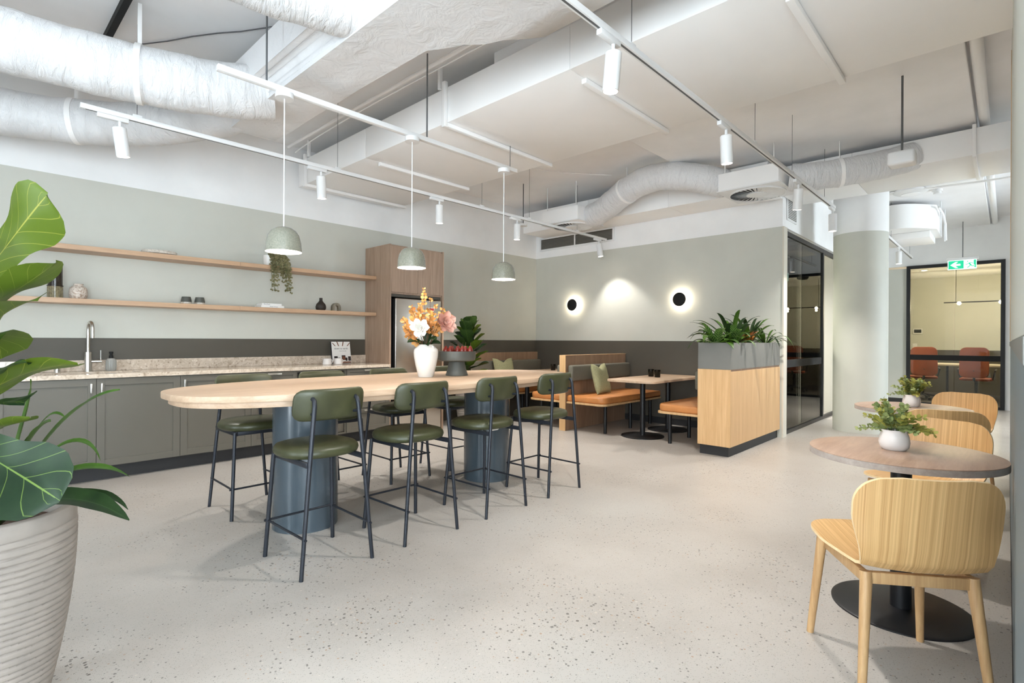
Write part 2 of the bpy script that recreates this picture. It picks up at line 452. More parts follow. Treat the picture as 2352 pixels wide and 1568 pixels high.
# ================================================================== THE SETTING
YK, XB, ZP, ZC = 6.1, 7.1, 2.64, 3.45        # kitchen wall, back wall, paint line, slab
XF = 12.8                                     # far glazed wall
struct('floor', MB().box(-3.1, -3.3, -.12, 16.3, 6.3, 0), 'concrete_floor', smooth=0)
ceil = struct('ceiling', MB().box(-3.1, -3.3, ZC, 13.0, 6.3, ZC + .2), 'slab_paint', smooth=0)
struct('drop_panel', MB().box(2.9, .23, 3.33, XF - .002, 2.94, ZC + .002, .008), 'slab_paint', ceil, smooth=0)
struct('ceiling_beam', MB().box(-3.0, -3.1, 3.2, -2.3, 6.08, ZC + .002, .01), 'slab_paint', ceil, smooth=0)

wl = struct('wall_left', MB().box(-3.1, YK, 0, XB + .12, YK + .12, ZP), 'green_grey_paint', smooth=0)
struct('upper_band', MB().box(-3.1, YK, ZP, XB + .12, YK + .12, ZC), 'white_paint', wl, smooth=0)
struct('dado_panel', MB().box(-3.1, YK - .008, 0, XB - .001, YK + .001, H, .002), 'dado_paint', wl, smooth=0)
wb = struct('wall_back', MB().box(XB, 2.05, 0, XB + .12, YK, ZP), 'green_grey_paint', smooth=0)
struct('upper_band', MB().box(XB, 2.05, ZP, XB + .12, YK, ZC), 'white_paint', wb, smooth=0)
struct('dado_panel', MB().box(XB - .008, 2.42, 0, XB + .001, YK - .009, H, .002), 'dado_paint', wb, smooth=0)
struct('end_reveal', MB().box(XB - .005, 2.03, 0, XB + .13, 2.051, ZP, .003), 'cream_trim', wb, smooth=0)
struct('baseboard_back', MB().box(XB - .02, 2.42, 0, XB - .008, 4.28, .09, .003), 'kick_black', smooth=0)
# glazed meeting room beside the corridor: white bulkhead over the glass
struct('wall_bulkhead', MB().box(XB + .121, 2.07, ZP + .02, XF, 2.19, ZC), 'white_paint', smooth=0)
struct('wall_corridor', MB().box(10.25, 2.07, 0, XF, 2.19, ZP + .018), 'green_grey_paint', smooth=0)
# right wall close beside the camera: cream lining above, blue-grey lining below with a cap rail
YR = -.025
wr = struct('wall_right', MB().box(.9, YR - .12, 0, 6.6, YR, ZC), 'white_paint', smooth=0)
struct('upper_lining', MB().box(.9, YR, 1.21, 5.2, YR + .010, 3.3, .002), 'green_grey_paint', wr, smooth=0)
struct('lining_edge', MB().box(5.2, YR, 1.21, 5.212, YR + .013, 3.3, .002), 'oak_light', wr, smooth=0)
struct('lower_lining', MB().box(.9, YR, .06, 6.6, YR + .006, 1.17, .002), 'blue_grey_panel', wr, smooth=0)
struct('cap_rail', MB().box(.9, YR, 1.171, 6.6, YR + .012, 1.209, .003), 'planter_grey', wr, smooth=0)
struct('baseboard_right', MB().box(.9, YR, 0, 6.6, YR + .008, .06, .002), 'kick_black', smooth=0)
struct('wall_bay', MB().box(6.48, -2.6, 0, 6.6, YR - .121, ZC), 'white_paint', smooth=0)
struct('wall_return', MB().box(.9, -3.2, 0, 1.02, YR - .121, ZC), 'white_paint', smooth=0)
# far glazed wall
wf = struct('wall_far', MB().box(XF, 1.44, 0, XF + .1, 2.19, ZP), 'green_grey_paint', smooth=0)
struct('upper_band', MB().box(XF, -2.74, ZP + .04, XF + .1, 2.19, ZC), 'white_paint', wf, smooth=0)
struct('jamb', MB().box(XF, -2.74, 0, XF + .1, .03, ZP + .04), 'white_paint', wf, smooth=0)
struct('baseboard_far', MB().box(XF - .012, 1.44, 0, XF, 2.07, .1, .002), 'kick_black', smooth=0)
# daylight walls behind the camera (window bays)
def window_wall(name, axis, fixed, bays, lo, hi, n0):
    z0, z1 = ZW
    def bx(a, b, c, d, t0=.0, t1=.14):
        return MB().box(fixed - t1, a, c, fixed - t0, b, d) if axis == 'x' else MB().box(a, fixed - t1, c, b, fixed - t0, d)
    w = MB(); edges = [lo] + [e for p in bays for e in p] + [hi]
    for i in range(0, len(edges), 2):
        m = bx(edges[i], edges[i + 1], 0, ZC); w.add(m.v, m.f)
    for a, b in bays:
        m = bx(a, b, 0, z0); w.add(m.v, m.f); m = bx(a, b, z1, ZC); w.add(m.v, m.f)
    struct(name, w, 'white_paint', smooth=0)
    for i, (a, b) in enumerate(bays):
        fr = MB(); mid = (a + b) / 2
        for (p, q, r_, s_) in ((a, a + .05, z0, z1), (b - .05, b, z0, z1), (a + .05, b - .05, z0, z0 + .05), (a + .05, b - .05, z1 - .05, z1), (mid - .025, mid + .025, z0 + .05, z1 - .05)):
            m = bx(p, q, r_, s_, .03, .09); fr.add(m.v, m.f)
        wn = struct('window_%d' % (n0 + i), fr, 'black_metal', smooth=0)
        for (p, q) in ((a + .05, mid - .025), (mid + .025, b - .05)):
            pane = build('pane', bx(p, q, z0 + .05, z1 - .05, .056, .064), 'window_glass', wn, smooth=0); pane['kind'] = 'structure'
window_wall('wall_street', 'x', -3.0, BAYS_X, -3.2, YK, 1)
window_wall('wall_entry', 'y', -3.2, BAYS_Y, -3.0, 1.02, 3)  # unseen wall; its windows are added to give frontal fill
window_wall('wall_garden', 'y', -2.6, BAYS_S, 6.48, XF, 5)

# two-tone column
cm = struct('column', MB().cyl(8.45, 1.46, 0, 2.65, .315, 64), 'green_grey_paint')
struct('column_head', MB().cyl(8.45, 1.46, 2.65, 3.335, .3165, 64), 'white_paint', cm)

# ---- glazed screens
def screen(prefix, n, along, fixed, a0, a1, ztop, mulls, panes, band=None):
    """aluminium frame + panes; along 'x' means the screen runs in x at y=fixed"""
    def bx(a, b, c, d, t=.025):
        return MB().box(a, fixed - t, c, b, fixed + t, d, .002) if along == 'x' else MB().box(fixed - t, a, c, fixed + t, b, d, .002)
    f = MB()
    for m in mulls:
        q = bx(m - .03, m + .03, 0, ztop); f.add(q.v, q.f)
    for (c, d) in ((0, .05), (ztop - .06, ztop)):
        q = bx(a0 + .03, a1 - .03, c, d, .024); f.add(q.v, q.f)
    w = struct('window_%d' % n, f, 'black_metal', smooth=0)
    for (p, q_) in panes:
        g = build('pane', bx(p, q_, .05, ztop - .06, .006), 'partition_glass', w, smooth=0); g['kind'] = 'structure'
    if band:
        g = build('safety_band', bx(panes[0][0], panes[band[2]][1], band[0], band[1], .0085), 'hole_black', w, smooth=0); g['kind'] = 'structure'
    return w
screen('glass', 6, 'x', 2.1, 7.23, 10.22, 2.63, (7.26, 9.24, 10.19), ((7.29, 8.12), (8.126, 9.21)), (.86, .96, 1))
screen('glass', 7, 'y', XF - .02, .03, 1.44, 2.68, (.06, 1.41), ((.09, .72), (.726, 1.38)), (.86, .96, 1))
# ---- meeting room behind the first screen
struct('wall_room_back', MB().box(XB + .121, 4.6, 0, 10.35, 4.72, 2.8), 'green_grey_paint', smooth=0)
struct('wall_room_end', MB().box(10.25, 2.191, 0, 10.35, 4.6, 2.8), 'green_grey_paint', smooth=0)
struct('ceiling_room', MB().box(XB + .121, 2.191, 2.72, 10.249, 4.6, 2.8), 'white_paint', smooth=0)
ds = tag(build('reflection_panel', MB().box(8.0, 4.53, 1.0, 9.5, 4.598, 1.85, .008), 'screen_black'), 'dark panel imitating a reflection in the side glass', 'screen')  # dark panel added to stand in for a reflection on the glass
mt = thing('meeting_table', 'pale meeting table seen dimly through the side glass', 'table', (8.6, 3.4, 0))
build('table_top', MB().prism(rrect(7.9, 3.0, 9.3, 3.8, .08), .71, .74), 'desk_white', mt)
for q in (8.2, 9.0): build('pedestal', MB().cyl(q, 3.4, 0, .71, .05), 'black_metal', mt)
# ---- far meeting room
struct('floor_far_room', MB().box(XF + .1, -1.2, .0, 16.2, 3.0, .008), 'carpet', smooth=0)
struct('ceiling_far_room', MB().box(XF + .1, -1.2, 2.74, 16.2, 3.0, 2.8), 'white_paint', smooth=0)
w = struct('wall_far_room', MB().box(16.1, -1.2, 0, 16.2, 3.0, 2.74), 'green_grey_paint', smooth=0)
struct('dado_panel', MB().box(16.09, -1.1, .008, 16.1, 2.9, 1.02), 'dado_paint', w, smooth=0)
struct('wall_far_room_left', MB().box(XF + .1, 2.2, 0, 16.1, 2.3, 2.74), 'green_grey_paint', smooth=0)
struct('wall_far_room_right', MB().box(XF + .1, -1.2, 0, 16.1, -1.1, 2.74), 'green_grey_paint', smooth=0)
dr = struct('door_1', MB().box(14.0, 2.15, .01, 14.9, 2.199, 2.2, .003), 'green_grey_paint', smooth=0)
build('door_handle', MB().tube([(14.8, 2.15, 1.0), (14.8, 2.10, 1.0), (14.66, 2.10, 1.0)], .011, 8), 'black_metal', dr)

# ================================================================== CEILING SERVICES
def hang_rod(x, y, z0, z1, r=.005): return MB().cyl(x, y, z0, z1, r, 8)
# big rectangular duct across the room
da = thing('air_duct', 'wide white rectangular duct crossing the ceiling above the bar table', 'duct', (3.44, 3.0, 2.98))
ys = [-1.2, .82, 2.1, 3.36, 4.6, 5.85, 6.06]
for a, b in zip(ys, ys[1:]):
    build('duct_section', MB().box(2.77, a + .001, 2.98, 4.11, b - .001, 3.27, .004), 'white_duct', da)
for y in ys[1:-1]:
    big = y in (3.36, 5.85)
    m = MB().box(2.76 if big else 2.93, y - .02, 2.945, 4.13, y + .02, 2.979, .004); build('flange', m, 'white_duct', da)
    if big: build('flange_upright', MB().box(2.735, y - .02, 2.94, 2.769, y + .02, 3.31, .004), 'white_duct', da)
for y in (3.36, 5.7):
    build('hanger_strap', MB().box(2.742, y + .05, 3.27, 2.768, y + .08, ZC - .001), 'white_duct', da)
# wrapped plenum
pl = thing('wrapped_plenum', 'bulky foil-wrapped white duct box at the top of the room', 'duct', (1.75, 2.4, 2.92))
def wrapped(poly, z0, z1, n=9):
    bm = bmesh.new(); vs = [bm.verts.new((x, y, z0)) for x, y in poly]; bm.faces.new(vs)
    r = bmesh.ops.extrude_face_region(bm, geom=bm.faces[:]); bmesh.ops.translate(bm, vec=(0, 0, z1 - z0), verts=[q for q in r['geom'] if isinstance(q, bmesh.types.BMVert)])
    bmesh.ops.recalc_face_normals(bm, faces=bm.faces)
    bmesh.ops.bevel(bm, geom=bm.edges[:], offset=.11, segments=5, affect='EDGES')
    bmesh.ops.triangulate(bm, faces=bm.faces)
    bmesh.ops.subdivide_edges(bm, edges=[e for e in bm.edges if e.calc_length() > .3], cuts=5, use_grid_fill=True)
    for q in bm.verts: q.co += Vector((random.uniform(-1, 1), random.uniform(-1, 1), random.uniform(-1, 1))) * .006
    return MB().bm(bm)
build('wrapped_body', wrapped([(1.43, -1.3), (2.4, -1.3), (2.4, 1.95), (2.03, 2.55), (2.03, 4.76), (1.43, 4.76)], 2.92, 3.36), 'duct_wrap', pl, smooth=60)
for y in (3.9, 2.9, 1.2): build('hanger_strap', MB().box(2.03 if y > 2.5 else 2.40, y, 3.1, 2.036 if y > 2.5 else 2.406, y + .03, ZC - .001), 'white_duct', pl)

def flex(name, label, pts, r, straps=(), n=40, collar=None):
    t = thing(name, label, 'duct', pts[0])
    P = bez(pts, n)
    mb = MB(); rr = [r * (1 + .02 * math.sin(i * .9) + .012 * math.sin(i * 2.1)) for i in range(n + 1)]
    mb.tube(P, rr, 36, True, .004)
    build('wrapped_hose', mb, 'duct_wrap', t, smooth=80)
    for u in straps:
        i = int(u * n); d = (P[min(i + 1, n)] - P[i]).normalized()
        build('strap', MB().tube([P[i] - d * .018, P[i] + d * .018], r * 1.045, 28), 'white_duct', t)
        top = P[i] + Vector((0, 0, r)); build('strap_hanger', MB().box(top.x - .012, top.y - .003, top.z - .02, top.x + .012, top.y + .003, ZC - .001), 'white_duct', t)
    return t
flex('flexible_duct', 'upper foil-wrapped hose duct running from the left edge to the plenum', [(-.9, 4.75, 3.10), (.2, 4.46, 3.02), (.9, 4.25, 2.9), (1.62, 4.0, 3.02)], .185, (.66,))
flex('flexible_duct', 'lower foil-wrapped hose duct against the kitchen wall at top left', [(-.9, 5.75, 2.94), (.2, 5.68, 2.92), (1.0, 5.5, 2.86), (1.66, 4.55, 3.1)], .17, (.55,))
flex('flexible_duct', 'short foil-wrapped hose duct entering the plenum at the top of the picture', [(-.3, 2.9, 3.22), (.5, 3.0, 3.2), (1.0, 2.95, 3.1), (1.64, 2.68, 3.12)], .19)
# ducts along the back wall
db = thing('air_duct', 'long white duct along the top of the back wall behind the vent boxes', 'duct', (6.8, 4.0, 2.98))
for a, b in ((2.05, 3.3), (3.3, 4.6), (4.6, 5.9)):
    build('duct_section', MB().box(6.53, a + .001, 2.98, 7.095, b - .001, 3.31, .004), 'white_duct', db)
dc = thing('air_duct', 'white duct crossing the corridor ceiling in front of the column', 'duct', (7.2, .6, 3.0))
for a, b in ((-.02, .24), (.24, 1.25), (1.25, 2.04)):
    build('duct_section', MB().box(6.75, a + .001, 3.01, 7.7, b - .001, 3.27, .004), 'white_duct', dc)
build('flange', MB().box(6.72, .225, 2.985, 7.72, .255, 3.3, .004), 'white_duct', dc)
# swirl diffusers
def diffuser(label, yc, lab2):
    t = thing('swirl_diffuser', label, 'air vent', (6.3, yc, 2.9))
    b = MB().box(5.98, yc - .32, 2.905, 6.62, yc + .32, 3.1, .004); build('plenum_box', b, 'white_duct', t)
    build('face_plate', MB().box(5.965, yc - .335, 2.893, 6.635, yc + .335, 2.905, .002), 'white_metal', t)
    build('throat', MB().cyl(6.3, yc, 2.8885, 2.8925, .295, 48), 'hole_black', t)
    first = None
    for k in range(32):
        if first is None:
            m = MB()
            a0, a1 = -.045, .045
            for (r_, w_) in ((.11, .010), (.285, .024)):
                m.v += [(r_, -w_, .001), (r_, w_, -.012), (r_, w_, -.010), (r_, -w_, .003)]
            m.f += [(0, 1, 2, 3), (4, 7, 6, 5), (0, 4, 5, 1), (1, 5, 6, 2), (2, 6, 7, 3), (3, 7, 4, 0)]
            o = build('vane', m, 'white_metal', t, world=False, smooth=0); first = o
        else:
            o = first.copy(); COL.objects.link(o); o.parent = t
        o.location = (0, 0, -.014); o.rotation_euler = (0, 0, 2 * PI * k / 32)
    build('hub', MB().cyl(6.3, yc, 2.872, 2.8885, .115, 32), 'white_metal', t)
    build('rim', MB().lathe([(.285, 2.876), (.3, 2.88), (.3, 2.8925), (.285, 2.8925)], 48, (6.3, yc, 0), close=False), 'white_metal', t)
    for (x, y) in ((6.02, yc + .26), (6.02, yc - .26)): build('hanger_rod', hang_rod(x, y, 3.1, 3.329 if y < 2.9 else ZC - .001, .006), 'white_metal', t)
diffuser('square white vent box with swirl blades above the left booth', 4.70, '')
diffuser('square white vent box with swirl blades above the planter', 2.09, '')
flex('flexible_duct', 'white hose duct arching between the two square vent boxes', [(6.3, 4.36, 3.0), (6.15, 3.9, 2.96), (5.8, 3.4, 3.36), (5.75, 2.95, 3.22), (6.25, 2.44, 3.06)], .165, (.42,))
flex('flexible_duct', 'white hose duct from the right vent box to the corridor duct', [(6.3, 1.74, 3.0), (6.35, 1.5, 2.96), (6.5, 1.15, 3.0), (6.65, .95, 3.04), (6.82, .72, 3.13)], .145, (.4,))
# return-air grilles
def grille(label, x, y0, y1, z0, z1, nb):
    t = thing('return_grille', label, 'air vent', (x, y0, z0))
    build('recess', MB().box(x - .006, y0, z0, x - .001, y1, z1), 'dado_paint', t)
    f = MB()
    for (a, b, c, d) in ((y0 - .03, y0, z0 - .03, z1 + .03), (y1, y1 + .03, z0 - .03, z1 + .03), (y0, y1, z0 - .03, z0), (y0, y1, z1, z1 + .03), ((y0 + y1) / 2 - .012, (y0 + y1) / 2 + .012, z0, z1)):
        f.box(x - .018, a, c, x - .001, b, d, .001)
    build('frame', f, 'white_metal', t)
    n = int((z1 - z0) / .022); first = None
    for k in range(n):
        if first is None: first = o = build('slat', MB().box(-.014, 0, 0, -.006, y1 - y0, .008), 'planter_grey', t, world=False, smooth=0)
        else: o = first.copy(); COL.objects.link(o); o.parent = t
        o.location = (0, 0, .006 + k * .022)
grille('wide dark two-bay grille high on the back wall', XB, 4.52, 5.98, 2.79, 2.96, 1)
t = thing('return_grille', 'small white grille on the bulkhead above the glass', 'air vent', (7.5, 2.06, 2.95))
build('frame', MB().box(7.32, 2.055, 2.76, 7.72, 2.069, 3.12, .002), 'white_metal', t)
for k in range(14): build('slat', MB().box(7.35, 2.05, 2.79 + k * .022, 7.69, 2.054, 2.80 + k * .022), 'planter_grey', t, smooth=0)
# conduits and cables
tag(build('conduit', MB().tube([(2.58, 5.9, 3.36), (2.58, 3.2, 3.36), (2.60, 1.6, 3.38), (2.62, .2, 3.38)], .016, 10), 'white_duct'), 'white conduit along the near side of the wide duct', 'conduit')
tag(build('cable', MB().tube(bez([(2.66, 5.9, 3.32), (2.5, 4.5, 3.30), (2.7, 3.0, 3.38), (2.64, 1.0, 3.34)], 24), .007, 6), 'white_duct'), 'sagging white cable beside the wide duct', 'cable')
tag(build('cable', MB().tube([(.55 + .11 * i, 5.5 - .18 * i + .02 * math.sin(i * 1.7), ZC - .012) for i in range(12)], .005, 6), 'cable_dark'), 'thin dark cable wandering over the slab at top left', 'cable')
tag(build('cable', MB().tube([(4.4, 5.2, ZC - .016), (5.0, 4.6, ZC - .016), (5.6, 4.3, ZC - .016), (6.1, 3.9, ZC - .016)], .006, 6), 'white_duct'), 'pale cable on the slab above the hose duct arch', 'cable')
tag(build('strut', MB().box(.755, 3.7, 3.40, .795, 6.0, ZC - .0005), 'hole_black'), 'black strut on the slab above the hose ducts', 'strut')
tag(build('water_pipe', MB().tube([(4.2, .17, 3.36), (XF - .01, .17, 3.36)], .04, 16), 'white_duct'), 'thick white pipe along the corridor ceiling near the right wall', 'pipe')
tag(build('conduit', MB().tube([(9.1, -.02, 3.28), (9.1, .3, 3.28), (9.1, 1.2, 3.315), (9.1, 1.5, 3.32)], .014, 10), 'white_duct'), 'thin white conduit crossing under the corridor pipe', 'conduit')
t = thing('ceiling_speaker', 'round white ceiling disc behind the column', 'speaker', (9.2, 1.0, 3.3))
build('rim', MB().lathe([(.0, 3.325), (.2, 3.325), (.2, 3.30), (.15, 3.275), (.0, 3.275)], 32, (9.2, 1.0, 0)), 'white_metal', t)
build('mesh_disc', MB().cyl(9.2, 1.0, 3.268, 3.274, .11, 24), 'white_duct', t)
t = thing('smoke_detector', 'small white smoke detector on the corridor ceiling', 'detector', (9.4, .72, 3.3))
build('base', MB().cyl(9.4, .72, 3.3, 3.329, .06, 24), 'white_metal', t); build('head', MB().cyl(9.4, .72, 3.265, 3.3, .045, 24, ), 'white_metal', t)
t = thing('fan_coil_unit', 'white rounded fan coil casing on the ceiling past the column', 'air unit', (10.2, 1.15, 2.8))
poly = [(11.0, .78), (11.0, 1.7)] + [(10.1 - .42 * math.sin(PI * i / 12), 1.7 - .92 * i / 12) for i in range(13)]
build('casing', MB().prism(poly, 2.9, 3.26), 'white_duct', t)
build('lower_tray', MB().box(10.15, .86, 2.8, 10.95, 1.62, 2.899, .01), 'white_duct', t)
for x in (10.2, 10.9): build('hanger_rod', hang_rod(x, .74, 2.82, 3.329, .01), 'white_metal', t)
build('condensate_pipe', MB().tube([(10.0, .75, 3.2), (10.3, .72, 3.15), (10.9, .73, 3.1), (11.0, .73, 2.85)], .015, 8), 'white_duct', t)
t = thing('ceiling_sensor', 'white sensor box hung on a rod from the corridor slab', 'sensor', (5.2, .62, 2.66))
build('rod', hang_rod(5.2, .62, 2.72, 3.329, .008), 'gunmetal_rod', t)
build('body', MB().box(5.13, .53, 2.61, 5.28, .71, 2.72, .02, 3), 'white_metal', t)
t = thing('ceiling_sensor', 'tiny disc sensor on a dark rod left of the vent boxes', 'sensor', (5.75, 5.0, 2.85))
build('rod', hang_rod(5.62, 5.08, 2.87, ZC - .001, .007), 'gunmetal_rod', t); build('disc', MB().cyl(5.62, 5.08, 2.84, 2.87, .06, 24), 'white_metal', t)

# ---- track lights
def track(label, y, x0, x1, z=2.75, wires=()):
    t = thing('light_track', label, 'light track', ((x0 + x1) / 2, y, z))
    build('rail', MB().box(x0, y - .018, z, x1, y + .018, z + .033, .003), 'white_metal', t)
    build('slot', MB().box(x0 + .03, y - .006, z - .0008, x1 - .03, y + .006, z + .001), 'dark_slot', t, smooth=0)
    for x in wires:
        top = 3.329 if (.23 < y < 2.94 and x > 2.95) else ZC - .001
        if 2.76 < x < 4.12: top = 2.98
        build('suspension_wire', hang_rod(x, y, z + .05, top, .002), 'gunmetal_rod', t); build('wire_clip', MB().box(x - .03, y - .012, z + .033, x + .03, y + .012, z + .05, .004), 'white_metal', t)
    return t
track('white light track nearest the camera, running right towards the column', 1.48, -.6, 7.05, wires=(.6, 2.5, 4.4, 5.4, 6.6))
track('white light track along the kitchen side over the far stools', 4.55, .58, 6.95, wires=(.9, 2.45, 4.3, 5.15, 6.2))
track('short light track in the corridor behind the column', 1.3, 9.2, 12.2, wires=(9.8, 11.9))
def spot(label, x, y, z=2.75, tilt=(0, 0), power=90, cone=110, group='white track spotlights'):
    t = thing('track_spotlight', label, 'spotlight', (x, y, z), group=group)
    build('adapter', MB().box(x - .13, y - .016, z - .03, x + .05, y + .016, z - .001, .004), 'white_metal', t)
    build('stem', MB().cyl(x, y, z - .09, z - .03, .010, 12), 'white_metal', t)
    R = Matrix.Translation((x, y, z - .10)) @ Matrix.Rotation(tilt[0], 4, 'X') @ Matrix.Rotation(tilt[1], 4, 'Y')
    c = MB().lathe([(.0, .03), (.036, .03), (.042, .024), (.042, -.17), (.037, -.17), (.037, -.15), (.0, -.15)], 32, close=False).move(R)
    build('can', c, 'white_metal', t)
    build('lens', MB().cyl(0, 0, -.156, -.151, .0365, 24).move(R), 'lamp_white', t)
    d = (R.to_3x3() @ Vector((0, 0, -1)))
    p = R @ Vector((0, 0, -.175))
    L = light('spot_beam', 'SPOT', p, power, WARM, spot_size=math.radians(cone), spot_blend=.55, shadow_soft_size=.04)
    L.rotation_euler = d.to_track_quat('-Z', 'Y').to_euler(); L.parent = None
    return t
A = math.radians
spot('track spotlight hanging nearest the camera, at the top centre right', 2.32, 1.48, tilt=(A(4), A(2)), power=62)
spot('track spotlight second from the camera on the right-hand track', 3.81, 1.48, tilt=(A(0), A(-6)), power=74)
spot('track spotlight in front of the right square vent box', 5.61, 1.48, tilt=(A(6), A(-8)), power=74)
spot('last spotlight of the right-hand track, by the column', 6.98, 1.48, tilt=(A(0), A(0)), power=62)
spot('leftmost track spotlight, over the kitchen sink side', .80, 4.55, tilt=(A(4), A(-8)), power=46, cone=90)
spot('track spotlight just left of the wide duct end', 2.29, 4.55, tilt=(A(2), A(-4)), power=46, cone=90)
spot('track spotlight between the middle and right pendants', 3.66, 4.55, tilt=(A(2), A(-2)), power=46, cone=90)
spot('track spotlight just right of the rightmost pendant cord', 4.92, 4.55, tilt=(A(2), A(0)))
spot('last spotlight of the kitchen-side track, lighting the back wall', 6.76, 4.55, tilt=(A(-9), A(-3)), cone=92, power=30)
spot('small spotlight on the corridor track behind the column', 10.6, 1.3, tilt=(A(0), A(0)))

# ---- pendants on their batten
t = thing('pendant_batten', 'slim white batten carrying the three pendants', 'light track', (2.3, 3.33, 2.75))
build('rail', MB().box(1.04, 3.31, 2.75, 3.58, 3.35, 2.785, .003), 'white_metal', t)
for x in (1.32, 2.55): build('hanger_rod', hang_rod(x, 3.33, 2.785, ZC - .001, .006), 'gunmetal_rod', t)
build('hanger_rod', hang_rod(3.5, 3.33, 2.785, 2.98, .003), 'gunmetal_rod', t)
def pendant(x, label):
    y = 3.33; t = thing('pendant_lamp', label, 'pendant lamp', (x, y, 1.75), group='glazed dome pendants over the bar table')
    build('canopy', MB().cyl(x, y, 2.715, 2.749, .055, 32), 'white_metal', t)
    build('cord', MB().cyl(x, y, 1.90, 2.715, .004, 8), 'white_metal', t)
    pr = [(.004, .158), (.027, .157), (.054, .147), (.077, .13), (.094, .102), (.104, .058), (.108, 0)]
    build('shade', MB().lathe(pr, 48, (x, y, 1.75), close=False), 'shade_glaze', t, smooth=80)
    inn = [(.1065, .0), (.1025, .058), (.092, .1), (.075, .127), (.052, .144), (.004, .153)]
    build('shade_lining', MB().lathe(inn, 48, (x, y, 1.7495), close=False), 'white_metal', t, smooth=80)
    build('bulb', MB().lathe([(.0, .02), (.02, .024), (.03, .04), (.03, .06), (.018, .09), (.014, .12), (0, .12)], 20, (x, y, 1.75)), 'bulb_warm', t)
    light('pendant_glow', 'POINT', (x, y, 1.762), 5, WARM, shadow_soft_size=.03)
pendant(1.43, 'leftmost dome pendant, hanging in front of the trailing plant')
pendant(2.41, 'middle dome pendant, in front of the tall fridge cabinet')
pendant(3.42, 'rightmost dome pendant, hanging lowest in the picture')

# ---- wall sconces
def sconce(y, label):
    t = thing('wall_sconce', label, 'wall lamp', (XB, y, 1.79), group='black disc wall sconces')
    R = Matrix.Translation((XB, y, 1.79)) @ Matrix.Rotation(-PI / 2, 4, 'Y')
    build('disc', MB().lathe([(0, .075), (.09, .075), (.097, .07), (.097, .062), (.09, .058), (0, .058)], 48).move(R), 'vase_brown' if False else 'hole_black', t)
    build('mount', MB().cyl(0, 0, .0005, .058, .05, 32).move(R), 'white_metal', t)
    build('light_ring', MB().lathe([(.052, .02), (.066, .02), (.066, .05), (.052, .05)], 48).move(R), 'sconce_ring', t)
sconce(5.26, 'left black disc sconce with a glowing halo')
sconce(3.38, 'right black disc sconce with a glowing halo')

# ---- exit sign
t = thing('exit_sign', 'green emergency exit sign with left arrow and running figure', 'sign', (12.2, .57, 2.6))
X0 = 12.2
build('rod', hang_rod(X0, .58, 2.70, 3.329, .006), 'cable_dark', t)
build('housing', MB().box(X0 - .02, .37, 2.655, X0 + .02, .80, 2.70, .004), 'white_metal', t)
build('panel', MB().box(X0 - .006, .395, 2.49, X0 + .006, .785, 2.656, .001), 'exit_white', t)
# panel faces -x; picture left = +y
def flat(poly, d=.0015):
    m = MB(); n = len(poly)
    m.v = [(X0 - .0062, y, z) for y, z in poly] + [(X0 - .0062 - d, y, z) for y, z in poly]
    m.f = [tuple(range(n)), tuple(range(2 * n - 1, n - 1, -1))] + [(k, (k + 1) % n, n + (k + 1) % n, n + k) for k in range(n)]
    return m
def U(a, b): return (.785 - a * .39, 2.49 + b * .166)
build('green_field', flat([U(.03, .08), U(.56, .08), U(.56, .94), U(.03, .94)], .001), 'exit_green', t, smooth=0)
build('arrow', flat([U(.09, .5), U(.27, .82), U(.37, .82), U(.27, .6), U(.45, .6), U(.45, .4), U(.27, .4), U(.37, .18), U(.27, .18)], .002), 'exit_white', t, smooth=0)
fig = MB()
def limb(pts, w):
    for (a, b), (c, d) in zip(pts, pts[1:]):
        L = math.hypot((c - a) * .39, (d - b) * .166); nx, ny = -(d - b) * .166 / L * w, (c - a) * .39 / L * w
        q = []
        for (p, r_, s_) in ((a, b, 1), (c, d, 1), (c, d, -1), (a, b, -1)):
            y, z = U(p, r_); q.append((y - nx * s_, z + ny * s_))
        m = flat(q, .0018); fig.add(m.v, m.f)
limb([(.74, .64), (.80, .42)], .010); limb([(.80, .44), (.76, .3), (.68, .14)], .006); limb([(.80, .44), (.84, .30), (.93, .30)], .006)
limb([(.74, .62), (.69, .52), (.62, .5)], .0045); limb([(.76, .66), (.84, .66), (.87, .56)], .0045)
m = flat([U(.695 + .022 * math.cos(k * PI / 5), .8 + .052 * math.sin(k * PI / 5)) for k in range(10)], .0018); fig.add(m.v, m.f)
m = flat([U(.90, .94), U(.98, .94), U(.98, .1), U(.91, .2), U(.95, .35), U(.90, .45)], .0012); fig.add(m.v, m.f)
build('running_figure', fig, 'exit_green', t, smooth=0)

# ================================================================== KITCHEN
YF = 5.53
def shaker(parent, x0, x1, z0, z1, handle=None, name='door'):
    """recessed-panel front with a frame; handle: ('v', x) or ('h', z)"""
    g = .0015; f = .055; y = YF
    fr = MB(); a, b, c, d = x0 + g, x1 - g, z0 + g, z1 - g
    if d - c < .2: f = .035
    fr.box(a, y - .018, c, a + f, y, d, .001).box(b - f, y - .018, c, b, y, d, .001).box(a + f, y - .018, c, b - f, y, c + f, .001).box(a + f, y - .018, d - f, b - f, y, d, .001)
    fr.box(a + f - .002, y - .008, c + f - .002, b - f + .002, y - .001, d - f + .002)
    o = build(name, fr, 'cabinet_grey', parent, smooth=0)
    if handle:
        k, p = handle
        if k == 'v': h = MB().box(p - .008, y - .038, d - .115, p + .008, y - .0185, d - .035, .003)
        else: h = MB().box(p - .07, y - .038, d - .03, p + .07, y - .0185, d - .012, .003)
        build('handle', h, 'brushed_nickel', o)
    return o
